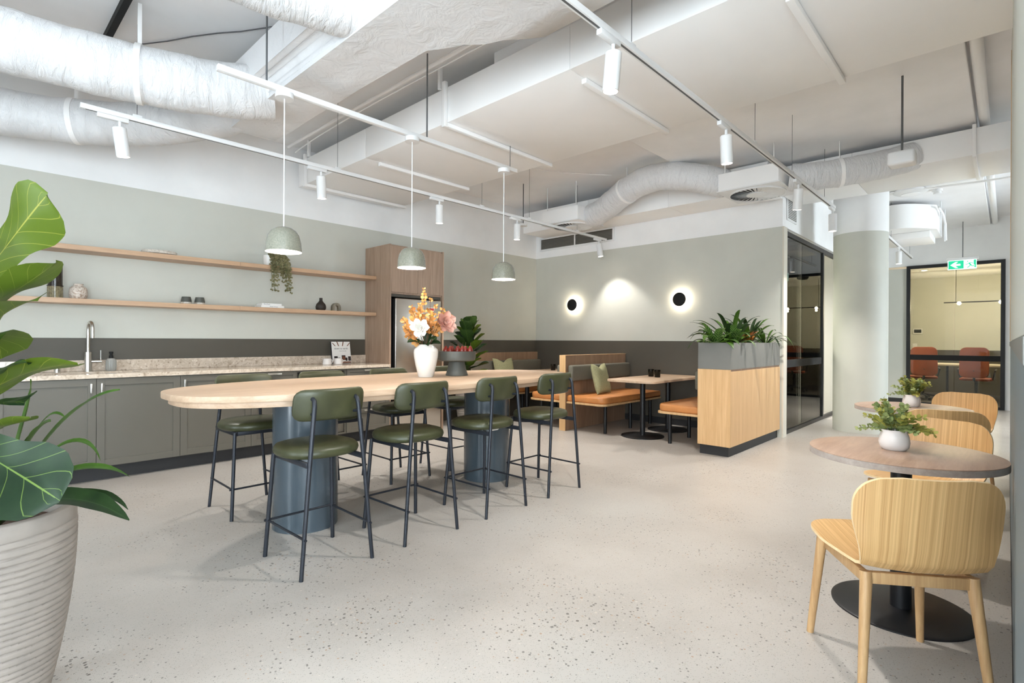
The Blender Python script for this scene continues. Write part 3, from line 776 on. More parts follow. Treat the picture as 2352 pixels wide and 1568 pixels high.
def cabinet(label, x0, x1, kind):
    t = thing('base_cabinet', label, 'cabinet', ((x0 + x1) / 2, 5.8, 0), group='grey shaker base cabinets')
    b = MB()
    if kind == 'open':
        b.box(x0, YF + .001, .12, x0 + .018, YK - .01, .863).box(x1 - .018, YF + .001, .12, x1, YK - .01, .863).box(x0 + .018, YF + .001, .12, x1 - .018, YK - .01, .138).box(x0 + .018, YF + .001, .845, x1 - .018, YK - .01, .863)
        build('carcass', b, 'cabinet_grey', t, smooth=0)
        build('appliance_face', MB().box(x0 + .02, YF + .03, .14, x1 - .02, YF + .05, .84), 'hole_black', t, smooth=0)
        build('appliance_door', MB().box(x0 + .025, YF + .008, .145, x1 - .025, YF + .029, .72, .003), 'cabinet_grey', t)
    else:
        build('carcass', b.box(x0 + .0005, YF + .001, .12, x1 - .0005, YK - .01, .863), 'cabinet_grey', t, smooth=0)
        if kind == 'doorL': shaker(t, x0, x1, .125, .86, ('v', x0 + .035))
        elif kind == 'doorR': shaker(t, x0, x1, .125, .86, ('v', x1 - .035))
        elif kind == 'drawerdoor':
            shaker(t, x0, x1, .125, .70, None); shaker(t, x0, x1, .705, .86, ('h', (x0 + x1) / 2), 'drawer')
        elif kind == 'drawers':
            for (a, c) in ((.125, .39), (.395, .66), (.665, .86)): shaker(t, x0, x1, a, c, ('h', (x0 + x1) / 2), 'drawer')
    return t
cabinet('grey shaker base cabinet at the left end behind the big fig', -.42, .205, 'doorR')
cabinet('grey shaker base cabinet under the tap, handle on its right', .205, .82, 'doorR')
cabinet('grey shaker base cabinet right of the tap, handle on its left', .82, 1.43, 'doorL')
cabinet('grey shaker base cabinet behind the left end of the bar table', 1.43, 2.05, 'doorL')
cabinet('grey shaker base cabinet with one top drawer', 2.05, 2.51, 'drawerdoor')
cabinet('grey base unit with a dark built-in appliance', 2.51, 3.1, 'open')
cabinet('grey shaker drawer stack beside the fridge cabinet', 3.1, 3.675, 'drawers')
tag(build('kickboard', MB().box(-.42, 5.60, 0, 3.675, 5.615, .119), 'kick_black', smooth=0), 'black kickboard under the grey base cabinets', 'kickboard')
ct = thing('worktop', 'speckled beige stone worktop with upstand', 'worktop', (1.6, 5.8, .9))
SX0, SX1, SY0, SY1 = .45, 1.15, 5.60, 5.93      # sink cut-out
s = MB()
s.box(-.6, 5.495, .865, SX0, YK - .009, .9, .002).box(SX1, 5.495, .865, 3.676, YK - .009, .9, .002).box(SX0, 5.495, .865, SX1, SY0, .9, .002).box(SX0, SY1, .865, SX1, YK - .009, .9, .002)
build('slab', s, 'stone_top', ct, smooth=0)
build('upstand', MB().box(-.6, YK - .03, .9005, 3.676, YK - .009, 1.0, .002), 'stone_top', ct, smooth=0)
b = MB().box(SX0 - .01, SY0 - .01, .70, SX1 + .01, SY1 + .01, .705).box(SX0 - .012, SY0 - .012, .70, SX0 - .001, SY1 + .012, .864).box(SX1 + .001, SY0 - .012, .70, SX1 + .012, SY1 + .012, .864).box(SX0, SY0 - .012, .70, SX1, SY0 - .001, .864).box(SX0, SY1 + .001, .70, SX1, SY1 + .012, .864)
build('sink_bowl', b, 'brushed_nickel', ct, smooth=0)
# tap
t = thing('kitchen_tap', 'tall gooseneck stainless tap with a side lever', 'tap', (.83, 5.99, .9))
build('body', MB().cyl(.83, 5.99, .9, 1.075, .028, 24), 'brushed_nickel', t)
sp = [(.83, 5.99, 1.075), (.83, 5.99, 1.27)] + [(.83 + .008 * (1 - math.cos(a)), 5.99 - .055 * (1 - math.cos(a)), 1.27 + .07 * math.sin(a)) for a in [PI * k / 10 for k in range(1, 11)]] + [(.846, 5.88, 1.20)]
build('spout', MB().tube(sp, .0135, 14), 'brushed_nickel', t)
lv = build('lever', MB().tube([(.855, 5.985, .99), (.925, 5.97, .99)], .013, 12), 'brushed_nickel', t)
build('lever_pin', MB().cyl(.918, 5.972, 1.0, 1.09, .004, 8), 'brushed_nickel', lv)
tag(build('filter_tap', MB().cyl(.62, 5.99, .9, .93, .022, 20).cyl(.62, 5.99, .93, .936, .018, 20), 'brushed_nickel'), 'short metal button beside the tap, under the fig leaf', 'tap')
t = thing('soap_bottle', 'ribbed clear soap bottle with black pump beside the tap', 'bottle', (1.0, 6.01, .9))
pr = [(0, .0), (.034, .0), (.038, .008)]
mb = MB(); n = 28
for k in range(1): mb.lathe([(0, .001), (.034, .001), (.038, .01), (.038, .095), (.03, .112), (.015, .118), (.0, .118)], 28, (1.0, 6.01, .9))
build('bottle_body', mb, 'frosted_clear', t)
for k in range(14):
    a = 2 * PI * k / 14; build('rib', MB().cyl(1.0 + .0385 * math.cos(a), 6.01 + .0385 * math.sin(a), .91, .995, .003, 6), 'frosted_clear', t)
build('pump', MB().cyl(1.0, 6.01, 1.018, 1.04, .017, 16).cyl(1.0, 6.01, 1.04, 1.06, .012, 16).cyl(1.0, 6.01, 1.06, 1.075, .016, 16), 'hole_black', t)

def shelf(label, z0, z1):
    t = thing('wall_shelf', label, 'shelf', (1.5, 5.96, z0), group='long oak wall shelves')
    build('board', MB().box(-1.6, 5.82, z0, 2.048, YK - .001, z1, .0015), 'oak_shelf', t, smooth=0)
    build('board', MB().box(2.05, 5.82, z0, 3.674, YK - .001, z1, .0015), 'oak_shelf', t, smooth=0)
shelf('upper long oak shelf above the kitchen counter', 1.958, 2.0)
shelf('lower long oak shelf above the kitchen counter', 1.498, 1.54)
Z = 1.5402
t = thing('tall_vase', 'tall dark cylinder vase with ribbed olive base on the lower shelf', 'vase', (.6, 5.95, Z))
build('lower_body', MB().cyl(.6, 5.95, Z, Z + .10, .05, 28), 'ribbed_glass_olive', t)
for k in range(24):
    a = 2 * PI * k / 24; build('rib', MB().cyl(.6 + .05 * math.cos(a), 5.95 + .05 * math.sin(a), Z + .004, Z + .098, .003, 6), 'ribbed_glass_olive', t)
build('collar', MB().lathe([(.05, .10), (.056, .102), (.056, .11), (.05, .112)], 28, (.6, 5.95, Z)), 'dark_brown_glass', t)
build('upper_body', MB().lathe([(.05, .112), (.05, .285), (.046, .285), (.046, .12), (0, .12)], 28, (.6, 5.95, Z)), 'dark_brown_glass', t)
tag(build('round_vase', MB().lathe([(0, 0), (.05, 0), (.063, .02), (.066, .06), (.06, .095), (.045, .112), (.034, .116), (.033, .125), (.038, .134), (.032, .134), (.028, .12), (0, .11)], 36, (.755, 5.95, Z)), 'speckle_vase'), 'squat speckled stoneware vase on the lower shelf', 'vase')
def cup(x, label):
    t = thing('ceramic_cup', label, 'cup', (x, 5.95, Z), group='dark cups with pale bases')
    build('foot', MB().lathe([(0, 0), (.038, 0), (.046, .008), (.047, .022), (0, .022)], 32, (x, 5.95, Z)), 'marble_pale', t)
    build('bowl', MB().lathe([(.047, .022), (.046, .04), (.038, .075), (.034, .075), (.04, .04), (0, .03)], 32, (x, 5.95, Z), close=False), 'ceramic_grey_matte', t)
cup(1.59, 'left dark cup with pale base on the lower shelf'); cup(1.71, 'right dark cup with pale base on the lower shelf')
def book(label, x0, x1, y0, y1, z, h, words, xs, size):
    t = thing('book', label, 'book', ((x0 + x1) / 2, (y0 + y1) / 2, z), group='flat books on the lower shelf')
    build('pages', MB().box(x0 + .004, y0 + .006, z + .002, x1 - .004, y1, z + h - .002), 'paper_white', t, smooth=0)
    build('cover', MB().box(x0, y0, z, x1, y1 + .003, z + .002).box(x0, y0, z + h - .002, x1, y1 + .003, z + h).box(x0, y0 - .001, z, x1, y0 + .004, z + h), 'paper_white', t, smooth=0)
    build('spine_lettering', text_mb(words, size, Matrix.Translation((xs, y0 - .0012, z + h * .32)) @ Matrix.Rotation(PI / 2, 4, 'X'), .0002, 'LEFT'), 'ink', t, smooth=0)
    return t
book('white book lying under another on the lower shelf', 2.27, 2.515, 5.84, 6.02, Z, .024, 'Modern House', 2.36, .014)
book('white book lying on top of another on the lower shelf', 2.28, 2.49, 5.845, 6.01, Z + .0242, .022, 'Flora Food', 2.297, .015)
tag(build('bottle_vase', MB().lathe([(0, 0), (.042, 0), (.057, .02), (.06, .045), (.052, .075), (.03, .1), (.018, .118), (.018, .15), (.014, .15), (.014, .115), (0, .1)], 36, (3.0, 5.95, Z)), 'vase_brown'), 'dark bottle-necked vase on the lower shelf', 'vase')
# arch ornament
m = MB(); n = 14; ro, ri = .056, .024
prof = []
for k in range(n + 1):
    a = PI * k / n; prof.append((math.cos(a), math.sin(a)))
outer = [(-ro, 0)] + [(-ro * c, .045 + ro * s_) for c, s_ in prof] + [(ro, 0)]
inner = [(-ri, 0)] + [(-ri * c, .045 + ri * s_) for c, s_ in prof] + [(ri, 0)]
for (yy) in (5.925, 5.965):
    for (x, z) in outer: m.v.append((3.19 + x, yy, Z + z))
    for (x, z) in inner: m.v.append((3.19 + x, yy, Z + z))
q = len(outer)
for k in range(q - 1):
    m.f += [(k, k + 1, q + k + 1, q + k), (2 * q + k, 3 * q + k, 3 * q + k + 1, 2 * q + k + 1), (k, 2 * q + k, 2 * q + k + 1, k + 1), (q + k, q + k + 1, 3 * q + k + 1, 3 * q + k)]
m.f += [(0, q, 3 * q, 2 * q), (q - 1, 3 * q - 1, 4 * q - 1, 2 * q - 1)]
tag(build('arch_ornament', m, 'marble_dark'), 'small marbled arch ornament near the right end of the lower shelf', 'ornament')
m = MB().lathe([(0, 0), (.1, 0), (.14, .012), (.148, .03), (.14, .04), (.1, .036), (0, .034)], 40, (0, 0, 0))
o = tag(build('stone_platter', m.move(Matrix.Translation((1.36, 5.95, 2.0002)) @ Matrix.Diagonal((1.0, .72, 1.0, 1))), 'marble_pale'), 'flat pale stone platter on the upper shelf', 'platter')
# trailing plant on the upper shelf
t = thing('trailing_plant', 'trailing string-leaf plant in a white pot on the upper shelf', 'plant', (2.41, 5.93, 2.0))
build('pot', MB().lathe([(0, .0002), (.05, .0002), (.064, .03), (.068, .12), (.06, .12), (.056, .1), (0, .1)], 32, (2.40, 5.95, 2.0)), 'ceramic_white', t)
fo = MB(); vi = MB()
for k in range(20):
    a = random.uniform(-2.9, .1); x0 = 2.40 + .055 * math.cos(a); y0 = 5.95 + .055 * math.sin(a)
    xo = 2.36 + .011 * k + random.uniform(-.008, .008); yo = 5.80 + random.uniform(-.035, .012); L = random.choice((.10, .14, .16, .2, .3)) if 3 < k < 17 else random.uniform(.22, .32)
    P = bez([(x0, y0, 2.115), (xo, y0 - .05, 2.16), (xo, yo, 2.10), (xo + random.uniform(-.01, .01), yo, 2.03 - L)], 18); vi.tube(P, .0014, 5)
    for i, p in enumerate(P[3:]):
        for sgn in (-1, 1):
            d = Vector((sgn * random.uniform(.1, 1), random.uniform(-.6, .2), random.uniform(-1, .6))).normalized() * random.uniform(.018, .028)
            leaf_mb([p, p + d * .5, p + d], .026, (random.uniform(-.7, .7), -1, random.uniform(-.2, .9)), OVALP, .2, 0, 4, 2, fo)
build('vines', vi, 'stem_green', t)
f = leafobj('foliage', fo, 'pearl_leaf', t); f['kind'] = 'stuff'
# mugs and the cookery book on the counter
def mug(x, y, ang, label):
    t = thing('mug', label, 'mug', (x, y, .9), group='white mugs on the counter')
    build('body', MB().lathe([(0, .0005), (.046, .0005), (.052, .006), (.051, .02), (.044, .072), (.041, .072), (.046, .02), (0, .01)], 36, (x, y, .9), close=False), 'ceramic_matte_white', t)
    P = [(x + math.cos(ang) * (.045 + .028 * math.sin(a)), y + math.sin(ang) * (.045 + .028 * math.sin(a)), .938 + .024 * math.cos(a)) for a in [PI * k / 10 for k in range(11)]]
    build('handle', MB().tube(P, .005, 10), 'ceramic_matte_white', t)
mug(3.02, 5.83, A(10), 'left white mug on the counter'); mug(3.17, 5.85, A(10), 'right white mug on the counter, in front of the cookery book')
t = thing('cookery_book', 'cookery book with food on its cover propped against the upstand', 'book', (3.30, 6.03, .9))
R = Matrix.Translation((3.30, 6.005, .9005)) @ Matrix.Rotation(A(-10), 4, 'X')
# local: x width, y thickness (front face y=-.02), z height
def bk(x0, z0, x1, z1, d=.0008): return MB().box(x0, -.0205 - d, z0, x1, -.0205, z1).move(R)
build('cover', MB().box(-.125, -.0205, .001, .125, .004, .27, .0015).move(R), 'paper_white', t, smooth=0)
build('spine', MB().box(-.1262, -.0205, .001, -.1252, .004, .27).move(R), 'ink', t, smooth=0)
for (x0, z0, x1, z1) in ((-.10, .04, -.055, .09), (-.055, .045, -.02, .07), (.0, .04, .05, .10), (.05, .03, .075, .07), (.085, .03, .122, .085)): build('cover_picture', bk(x0, z0, x1, z1), 'cover_dark', t, smooth=0)
for (a, b, c, d) in ((-.11, .255, -.075, .215), (-.05, .27, -.03, .215), (.035, .27, .02, .215), (.12, .255, .085, .215)):
    q = MB(); w_ = .006
    q.v = [(a - w_, -.0212, b), (a + w_, -.0212, b), (c + w_, -.0212, d), (c - w_, -.0212, d), (a - w_, -.0206, b), (a + w_, -.0206, b), (c + w_, -.0206, d), (c - w_, -.0206, d)]
    q.f = [(0, 1, 2, 3), (7, 6, 5, 4), (0, 4, 5, 1), (1, 5, 6, 2), (2, 6, 7, 3), (3, 7, 4, 0)]; q.move(R); build('cover_stick', q, 'cover_brown', t, smooth=0)
build('cover_board', bk(-.12, .004, .12, .022), 'cover_brown', t, smooth=0); build('cover_dish', bk(.01, .045, .045, .085, .0012), 'cover_brown', t, smooth=0)
TM = R @ Matrix.Translation((0, -.0206, .175)) @ Matrix.Rotation(PI / 2, 4, 'X')
build('title_lettering', text_mb('down to earth', .031, TM, .0003), 'ink', t, smooth=0)
build('subtitle_lettering', text_mb('recipes for the table', .012, R @ Matrix.Translation((.02, -.0206, .15)) @ Matrix.Rotation(PI / 2, 4, 'X'), .0003), 'ink', t, smooth=0)

# tall fridge cabinet
t = thing('fridge_cabinet', 'tall grey-oak cabinet built around the fridge', 'cabinet', (4.1, 5.8, 0))
build('side_panel', MB().box(3.678, YF, 0, 3.70, YK - .009, 2.38, .001), 'oak_grey', t, smooth=0)
build('side_panel', MB().box(4.505, YF, 0, 4.53, YK - .009, 2.38, .001), 'oak_grey', t, smooth=0)
build('top_box', MB().box(3.70, YF + .022, 1.77, 4.505, YK - .009, 2.378, .001), 'oak_grey', t, smooth=0)
build('door', MB().box(3.702, YF + .001, 1.79, 4.1005, YF + .02, 2.36, .0015), 'oak_grey', t, smooth=0)
build('door', MB().box(4.1035, YF + .001, 1.79, 4.503, YF + .02, 2.36, .0015), 'oak_grey', t, smooth=0)
build('recess_back', MB().box(3.70, YK - .03, .001, 4.505, YK - .009, 1.769), 'hole_black', t, smooth=0)
build('recess_head', MB().box(3.70, YF + .04, 1.735, 4.505, YK - .031, 1.769), 'dado_paint', t, smooth=0)
t = thing('fridge', 'stainless steel fridge inside the oak cabinet', 'fridge', (4.1, 5.75, 0))
build('body', MB().box(3.745, YF + .04, .02, 4.465, YK - .04, 1.71, .004), 'black_metal', t)
build('door', MB().box(3.745, YF - .03, .62, 4.465, YF + .038, 1.715, .012, 3), 'steel_door', t)
build('freezer_drawer', MB().box(3.745, YF - .03, .03, 4.465, YF + .038, .61, .012, 3), 'steel_door', t)
build('grip_edge', MB().box(3.742, YF - .012, .7, 3.7449, YF + .03, 1.70, .001), 'hole_black', t)
e = build('energy_label', MB().box(4.25, YF - .0315, 1.50, 4.35, YF - .0302, 1.62), 'paper_white', t, smooth=0)
build('rating_arc', MB().box(4.26, YF - .0325, 1.58, 4.34, YF - .0316, 1.612), 'label_red', e, smooth=0)
build('rating_stars', MB().box(4.31, YF - .0325, 1.545, 4.345, YF - .0316, 1.57), 'ink', e, smooth=0)
build('rating_field', MB().box(4.26, YF - .0325, 1.503, 4.34, YF - .0316, 1.54), 'label_yellow', e, smooth=0)

# ================================================================== BAR TABLE
t = thing('bar_table', 'long oval oak bar table on two blue-grey drums', 'table', (2.41, 3.33, 0))
def oval(a, b, n=2.6, m=96):
    out = []
    for k in range(m):
        th = 2 * PI * k / m; c, s_ = math.cos(th), math.sin(th)
        out.append((2.41 + a * abs(c) ** (2 / n) * (1 if c > 0 else -1), 3.33 + b * abs(s_) ** (2 / n) * (1 if s_ > 0 else -1)))
    return out
build('table_top', MB().prism(oval(1.62, .64), .866, .9, .003), 'oak_table', t)
build('under_top', MB().prism(oval(1.585, .605), .832, .8655, .003), 'oak_table', t)
build('drum_leg', MB().lathe([(0, 0), (.2, 0), (.2, .832), (0, .832)], 64, (1.58, 3.33, 0)), 'column_blue', t)
build('drum_leg', MB().lathe([(0, 0), (.2, 0), (.2, .832), (0, .832)], 64, (3.22, 3.33, 0)), 'column_blue', t)

# ---- bar stools
def make_stool():
    t = thing('bar_stool', '', 'bar stool', (0, 0, 0), group='olive leather bar stools at the oval table')
    n = 48; poly = []
    for k in range(n):
        th = 2 * PI * k / n; c, s_ = math.cos(th), math.sin(th)
        poly.append((.215 * abs(c) ** .8 * (1 if c > 0 else -1), .03 + .205 * abs(s_) ** .8 * (1 if s_ > 0 else -1)))
    se = MB(); o = 0
    lv = [(.578, .93), (.584, .975), (.60, 1.0), (.616, .985), (.63, .93), (.639, .78), (.643, .5)]
    for z, k in lv: se.v += [(x * k, .03 + (y - .03) * k, z) for x, y in poly]
    for i in range(len(lv) - 1):
        for k in range(n): k2 = (k + 1) % n; se.f.append((i * n + k, i * n + k2, (i + 1) * n + k2, (i + 1) * n + k))
    se.f += [tuple(reversed(range(n))), tuple((len(lv) - 1) * n + k for k in range(n))]
    build('seat', se, 'leather_green', t, False, 70)
    # backrest: curved padded plate
    bk = MB(); nx, nz = 20, 10; W, Hh = .2, .083
    def outline(z):   # half width at height z (rounded corners)
        r = .05; d = abs(z) - (Hh - r)
        return W if d <= 0 else W - r + math.sqrt(max(0, r * r - d * d))
    for side in (0, 1):
        for j in range(nz + 1):
            z = -Hh + 2 * Hh * j / nz; z = Hh * math.sin(z / Hh * PI / 2)
            hw = outline(z)
            for i in range(nx + 1):
                s_ = math.sin((i / nx - .5) * PI); x = s_ * hw
                th = .016 * math.sqrt(max(0, 1 - s_ ** 6)) * math.sqrt(max(0, 1 - (z / Hh) ** 6)) + .004
                y = -.165 + 1.3 * x * x + (th if side else -th) + .05 * -(z / Hh) * .3
                bk.v.append((x, y, .858 + z))
    q = (nx + 1) * (nz + 1)
    for j in range(nz):
        for i in range(nx):
            a = j * (nx + 1) + i
            bk.f += [(a, a + 1, a + nx + 2, a + nx + 1), (q + a, q + a + nx + 1, q + a + nx + 2, q + a + 1)]
    for i in range(nx):
        a = i; b = nz * (nx + 1) + i
        bk.f += [(a, q + a, q + a + 1, a + 1), (b, b + 1, q + b + 1, q + b)]
    for j in range(nz):
        a = j * (nx + 1); b = a + nx
        bk.f += [(a, a + nx + 1, q + a + nx + 1, q + a), (b, q + b, q + b + nx + 1, b + nx + 1)]
    build('backrest', bk, 'leather_green', t, False, 70)
    for s_ in (-1, 1):
        build('leg', MB().tube([(s_ * .2, -.22, 0), (s_ * .152, -.206, .56), (s_ * .123, -.197, .86), (s_ * .121, -.188, .884), (s_ * .12, -.17, .893), (s_ * .12, -.155, .893)], [.0105] + [.0115] * 5, 12), 'stool_metal', t, False)
        build('leg', MB().tube([(s_ * .2, .22, 0), (s_ * .17, .185, .572)], .0115, 12), 'stool_metal', t, False)
        build('back_bracket', MB().tube([(s_ * .128, -.198, .815), (s_ * .118, -.155, .812)], .008, 8), 'stool_metal', t, False)
        build('side_rail', MB().box(-.008, -.2, -.016, .008, .19, .012, .003).move(Matrix.Translation((s_ * .16, 0, .565))), 'stool_metal', t, False)
    build('front_rail', MB().box(-.165, .17, .55, .165, .186, .577, .003), 'stool_metal', t, False)
    z = .2; k = z / .56; fx, fy = .2 - .03 * z / .572, .22 - .035 * z / .572; rx, ry = .2 - .048 * k, -.22 + .014 * k
    for pts in ([(-fx, fy, z), (-rx, ry - .02, z)], [(-fx - .02, fy, z + .003), (fx + .02, fy, z + .003)], [(fx, fy, z), (rx, ry - .02, z)]):
        build('footrest', MB().tube(pts, .0065, 10), 'stool_metal', t, False)
    return t
st0 = make_stool()
NEAR = [(1.385, 'bar stool nearest the camera, backrest towards us at the left'), (2.0, 'second bar stool from the left with its back to us'),
        (2.655, 'third bar stool from the left with its back to us, paper tag under the seat'), (3.31, 'fourth bar stool with its back to us, next to the booth')]
FARS = [(1.46, 'leftmost bar stool on the kitchen side, seen below the table end'), (2.06, 'second bar stool on the kitchen side, behind the left drum'),
        (2.69, 'third bar stool on the kitchen side, below the white vase'), (3.32, 'rightmost bar stool on the kitchen side, behind the right drum')]
for i, (x, lb) in enumerate(NEAR):
    o = st0 if i == 0 else dup(st0)
    o.location = (x, 2.76, 0); o.rotation_euler = (0, 0, 0); o['label'] = lb
    if i == 2:
        g = build('paper_tag', MB().box(-.03, -.055, -.0006, .06, -.005, .0006).move(Matrix.Translation((-.04, -.1, .555)) @ Matrix.Rotation(A(-35), 4, 'X')), 'paper_white', o, False)
        g['label'] = 'white paper tag'
for x, lb in FARS: dup(st0, (x, 3.93, 0), PI, lb)

# ---- things on the bar table
t = thing('flower_vase', 'white shouldered ceramic vase on the bar table', 'vase', (2.62, 3.42, .9))
build('vase_body', MB().lathe([(0, .0005), (.058, .0005), (.062, .006), (.085, .1), (.096, .16), (.099, .2), (.095, .222), (.058, .258), (.054, .262), (.05, .258), (.05, .24), (0, .2)], 56, (2.62, 3.42, .9), close=False), 'ceramic_white', t)
bq = thing('flower_bouquet', 'orange eucalyptus bouquet with one white and one pink bloom', 'bouquet', (2.62, 3.42, 1.16))
VB = Vector((2.62, 3.42, 1.13)); RT = Vector((.685, -.728, 0)); UP = Vector((0, 0, 1)); FW = Vector((.728, .685, 0))
def pt(r, u, f=0): return VB + RT * r + UP * u + FW * f
BR = [(-.02, .48, 0), (.03, .40, .05), (-.06, .36, .04), (.08, .34, -.03), (-.11, .33, -.04), (-.13, .29, .06), (-.19, .24, 0), (-.17, .18, -.05), (.13, .33, .04), (.16, .29, -.02), (.05, .28, -.09), (-.05, .27, -.1), (.0, .32, .12), (-.1, .17, -.1), (.19, .27, .05), (-.15, .1, -.02), (.1, .22, .1)]
for (r_, u, f_) in BR:
    P = bez([pt(random.uniform(-.02, .02), -.06), pt(r_ * .3, u * .4, f_ * .3), pt(r_ * .8, u * .75, f_), pt(r_, u, f_)], 16)
    lm = MB()
    for i, p in enumerate(P[6:]):
        tg = (P[min(i + 7, 16)] - P[i + 5]).normalized(); sd = tg.cross(FW).normalized()
        if random.random() < .22: continue
        for sgn in (-1, 1):
            d = (sd * sgn * random.uniform(.6, 1) + tg * random.uniform(.3, .8) + FW * random.uniform(-.8, .8)).normalized()
            L = random.uniform(.024, .040) * (.7 if i > 8 else 1)
            leaf_mb([p, p + d * L * .5, p + d * L], L * .85, -FW * random.uniform(.3, 1) + UP * random.uniform(-.4, .6), OVALP, random.uniform(.05, .4), 0, 5, 2, lm)
    b_ = build('branch', MB().tube(P, .0022, 5), 'stem_brown', bq)
    f = leafobj('leaves', lm, 'euca_orange', b_); f['kind'] = 'stuff'
def bloom(c, r, mat, name, n1=6, facing=None):
    c = Vector(c); fc = (facing or (-FW + UP * .25)).normalized(); a = fc.cross(UP).normalized(); b_ = a.cross(fc)
    fl = build(name, MB().lathe([(0, -.012), (.012, 0), (.006, .016), (0, .018)], 14).move(Matrix.Translation(c)), 'petal_white' if 'white' in mat else 'petal_pink', bq)
    for ring, (n, op, ln) in enumerate(((n1, 1.0, r), (5, .62, r * .85), (3, .3, r * .7))):
        for k in range(n):
            th = 2 * PI * k / n + ring * .5 + random.uniform(-.25, .25); rad = a * math.cos(th) + b_ * math.sin(th)
            d1 = rad * op + fc * (1.0 - op * .55)
            leafobj('petal', leaf_mb([c, c + rad * ln * .45 * op + fc * ln * .1, c + d1 * ln * .75, c + d1 * ln * .95 + fc * ln * .15], ln * random.uniform(.7, .9), fc - rad * .2, PETALP, .45, .003, 8, 6), mat, fl)
bloom(pt(-.03, .155, -.09), .085, 'petal_white', 'white_bloom')
bloom(pt(.145, .20, -.04), .10, 'petal_pink', 'pink_bloom', 7, RT * .6 - FW * .7 + UP * .2)
for (r_, u, f_, w_) in ((-.14, .055, -.05, .07), (.09, .075, -.05, .07), (-.03, .21, -.03, .06), (.09, .15, .0, .06), (.06, .18, -.02, .055), (.03, .03, -.08, .05), (.12, .04, .02, .06), (-.06, .04, .06, .06)):
    leafobj('leaf', leaf_mb([pt(0, .0), pt(r_ * .4, u + .02, f_ * .6), pt(r_ * .8, u + .02, f_), pt(r_, u - .01, f_)], w_, UP - FW * .6, OVALP, .2, .003, 10, 4), 'fig_leaf_deep', bq)
t = thing('fruit_stand', 'matte dark grey pedestal bowl on the bar table', 'bowl', (2.93, 3.40, .9))
build('pedestal', MB().lathe([(0, .0005), (.092, .0005), (.094, .004), (.078, .06), (.066, .12), (0, .12)], 48, (2.93, 3.40, .9)), 'ceramic_grey_matte', t)
build('dish', MB().lathe([(0, .121), (.135, .121), (.155, .13), (.160, .15), (.160, .205), (.153, .205), (.15, .185), (.0, .178)], 56, (2.93, 3.40, .9), close=False), 'ceramic_grey_matte', t)
k = 0
for (dx, dy, lb) in ((-.075, .055, 'leftmost'), (-.045, .03, 'second from left'), (-.01, .05, 'third from left'), (.004, -.005, 'centre front'), (.02, .005, 'centre'), (.035, -.03, 'third from right'), (.06, -.04, 'second from right'), (.085, -.075, 'rightmost')):
    x, y = 2.93 + dx, 3.40 + dy
    p = thing('red_fruit', lb + ' little red fruit in the pedestal bowl', 'fruit', (x, y, 1.081), group='red fruits in the pedestal bowl')
    build('flesh', MB().lathe([(0, .006), (.012, .0005), (.021, .01), (.0245, .026), (.021, .042), (.013, .058), (.008, .068), (0, .07)], 16, (x, y, 1.081)), 'fruit_red', p)
    build('stalk', MB().tube([(x, y, 1.149), (x + .002, y, 1.165), (x + .008 * random.uniform(-1, 1), y, 1.178)], .0014, 5), 'stem_brown', p)

# ================================================================== BOOTHS
tag(build('booth_divider', MB().box(5.58, 4.275, 0, XB - .009, 4.365, 1.0, .002), 'oak_back', smooth=0), 'oak divider wall between the two booths', 'divider')
dv = bpy.data.objects['booth_divider']
build('end_cap', MB().box(5.572, 4.27, 0, 5.5798, 4.37, 1.004, .001), 'oak_light', dv, smooth=0)
build('top_cap', MB().box(5.58, 4.27, 1.0002, XB - .009, 4.37, 1.004), 'oak_light', dv, smooth=0)
def bench(label, x0, x1, yb, yf, legs, panel=None, backz=(.66, .87), px0=None):
    """yb = back plane, yf = seat front; seat on a thin ply board with round legs"""
    s_ = 1 if yf > yb else -1
    t = thing('booth_bench', label, 'bench', ((x0 + x1) / 2, (yb + yf) / 2, 0))
    ya, yc = min(yb, yf), max(yb, yf)
    near = (0, 0, 1, 0) if s_ < 0 else (0, 1, 0, 0)
    build('seat_board', MB().prism(rrect(x0, ya, x1, yc, .09, 8, near), .365, .39, .002), 'oak_light', t)
    pad = .012
    build('seat_cushion', MB().prism(rrect(x0 + pad, ya + (pad if s_ < 0 else .004), x1, yc - (pad if s_ > 0 else .004), .1, 10, near), .3905, .475, .022), 'leather_tan', t, smooth=60)
    b0, b1 = (yb - .09, yb - .002) if s_ < 0 else (yb + .002, yb + .09)
    build('back_cushion', MB().box(x0 + .02, b0, backz[0], x1 - .01, b1, backz[1], .025, 4), 'fabric_grey', t, smooth=60)
    for x in legs:
        build('leg', MB().cyl(x, yf - s_ * .1, 0, .365, .022, 16), 'black_metal', t)
    return t
bench('tan booth bench with round legs against the divider, facing the planter', 5.6, XB - .01, 4.273, 3.68, (5.78, 6.4, 6.95))
bench('tan booth bench behind the divider, facing the kitchen wall', 5.6, XB - .01, 4.367, 4.95, (5.78, 6.4, 6.95))
bench('tan booth bench backing onto the planter box', 5.6, XB - .01, 2.428, 2.98, (5.77, 6.28, 6.9))
bk_ = bench('long booth bench against the kitchen wall with oak panel above', 5.32, XB - .01, 6.05, 5.5, (5.5, 6.2, 6.9))
build('wall_panel', MB().box(5.32, 6.051, .40, XB - .01, YK - .009, 1.0, .002), 'oak_back', bk_, smooth=0)
build('front_skirt', MB().box(5.34, 5.72, .0, XB - .01, 5.74, .364), 'dado_paint', bk_, smooth=0)
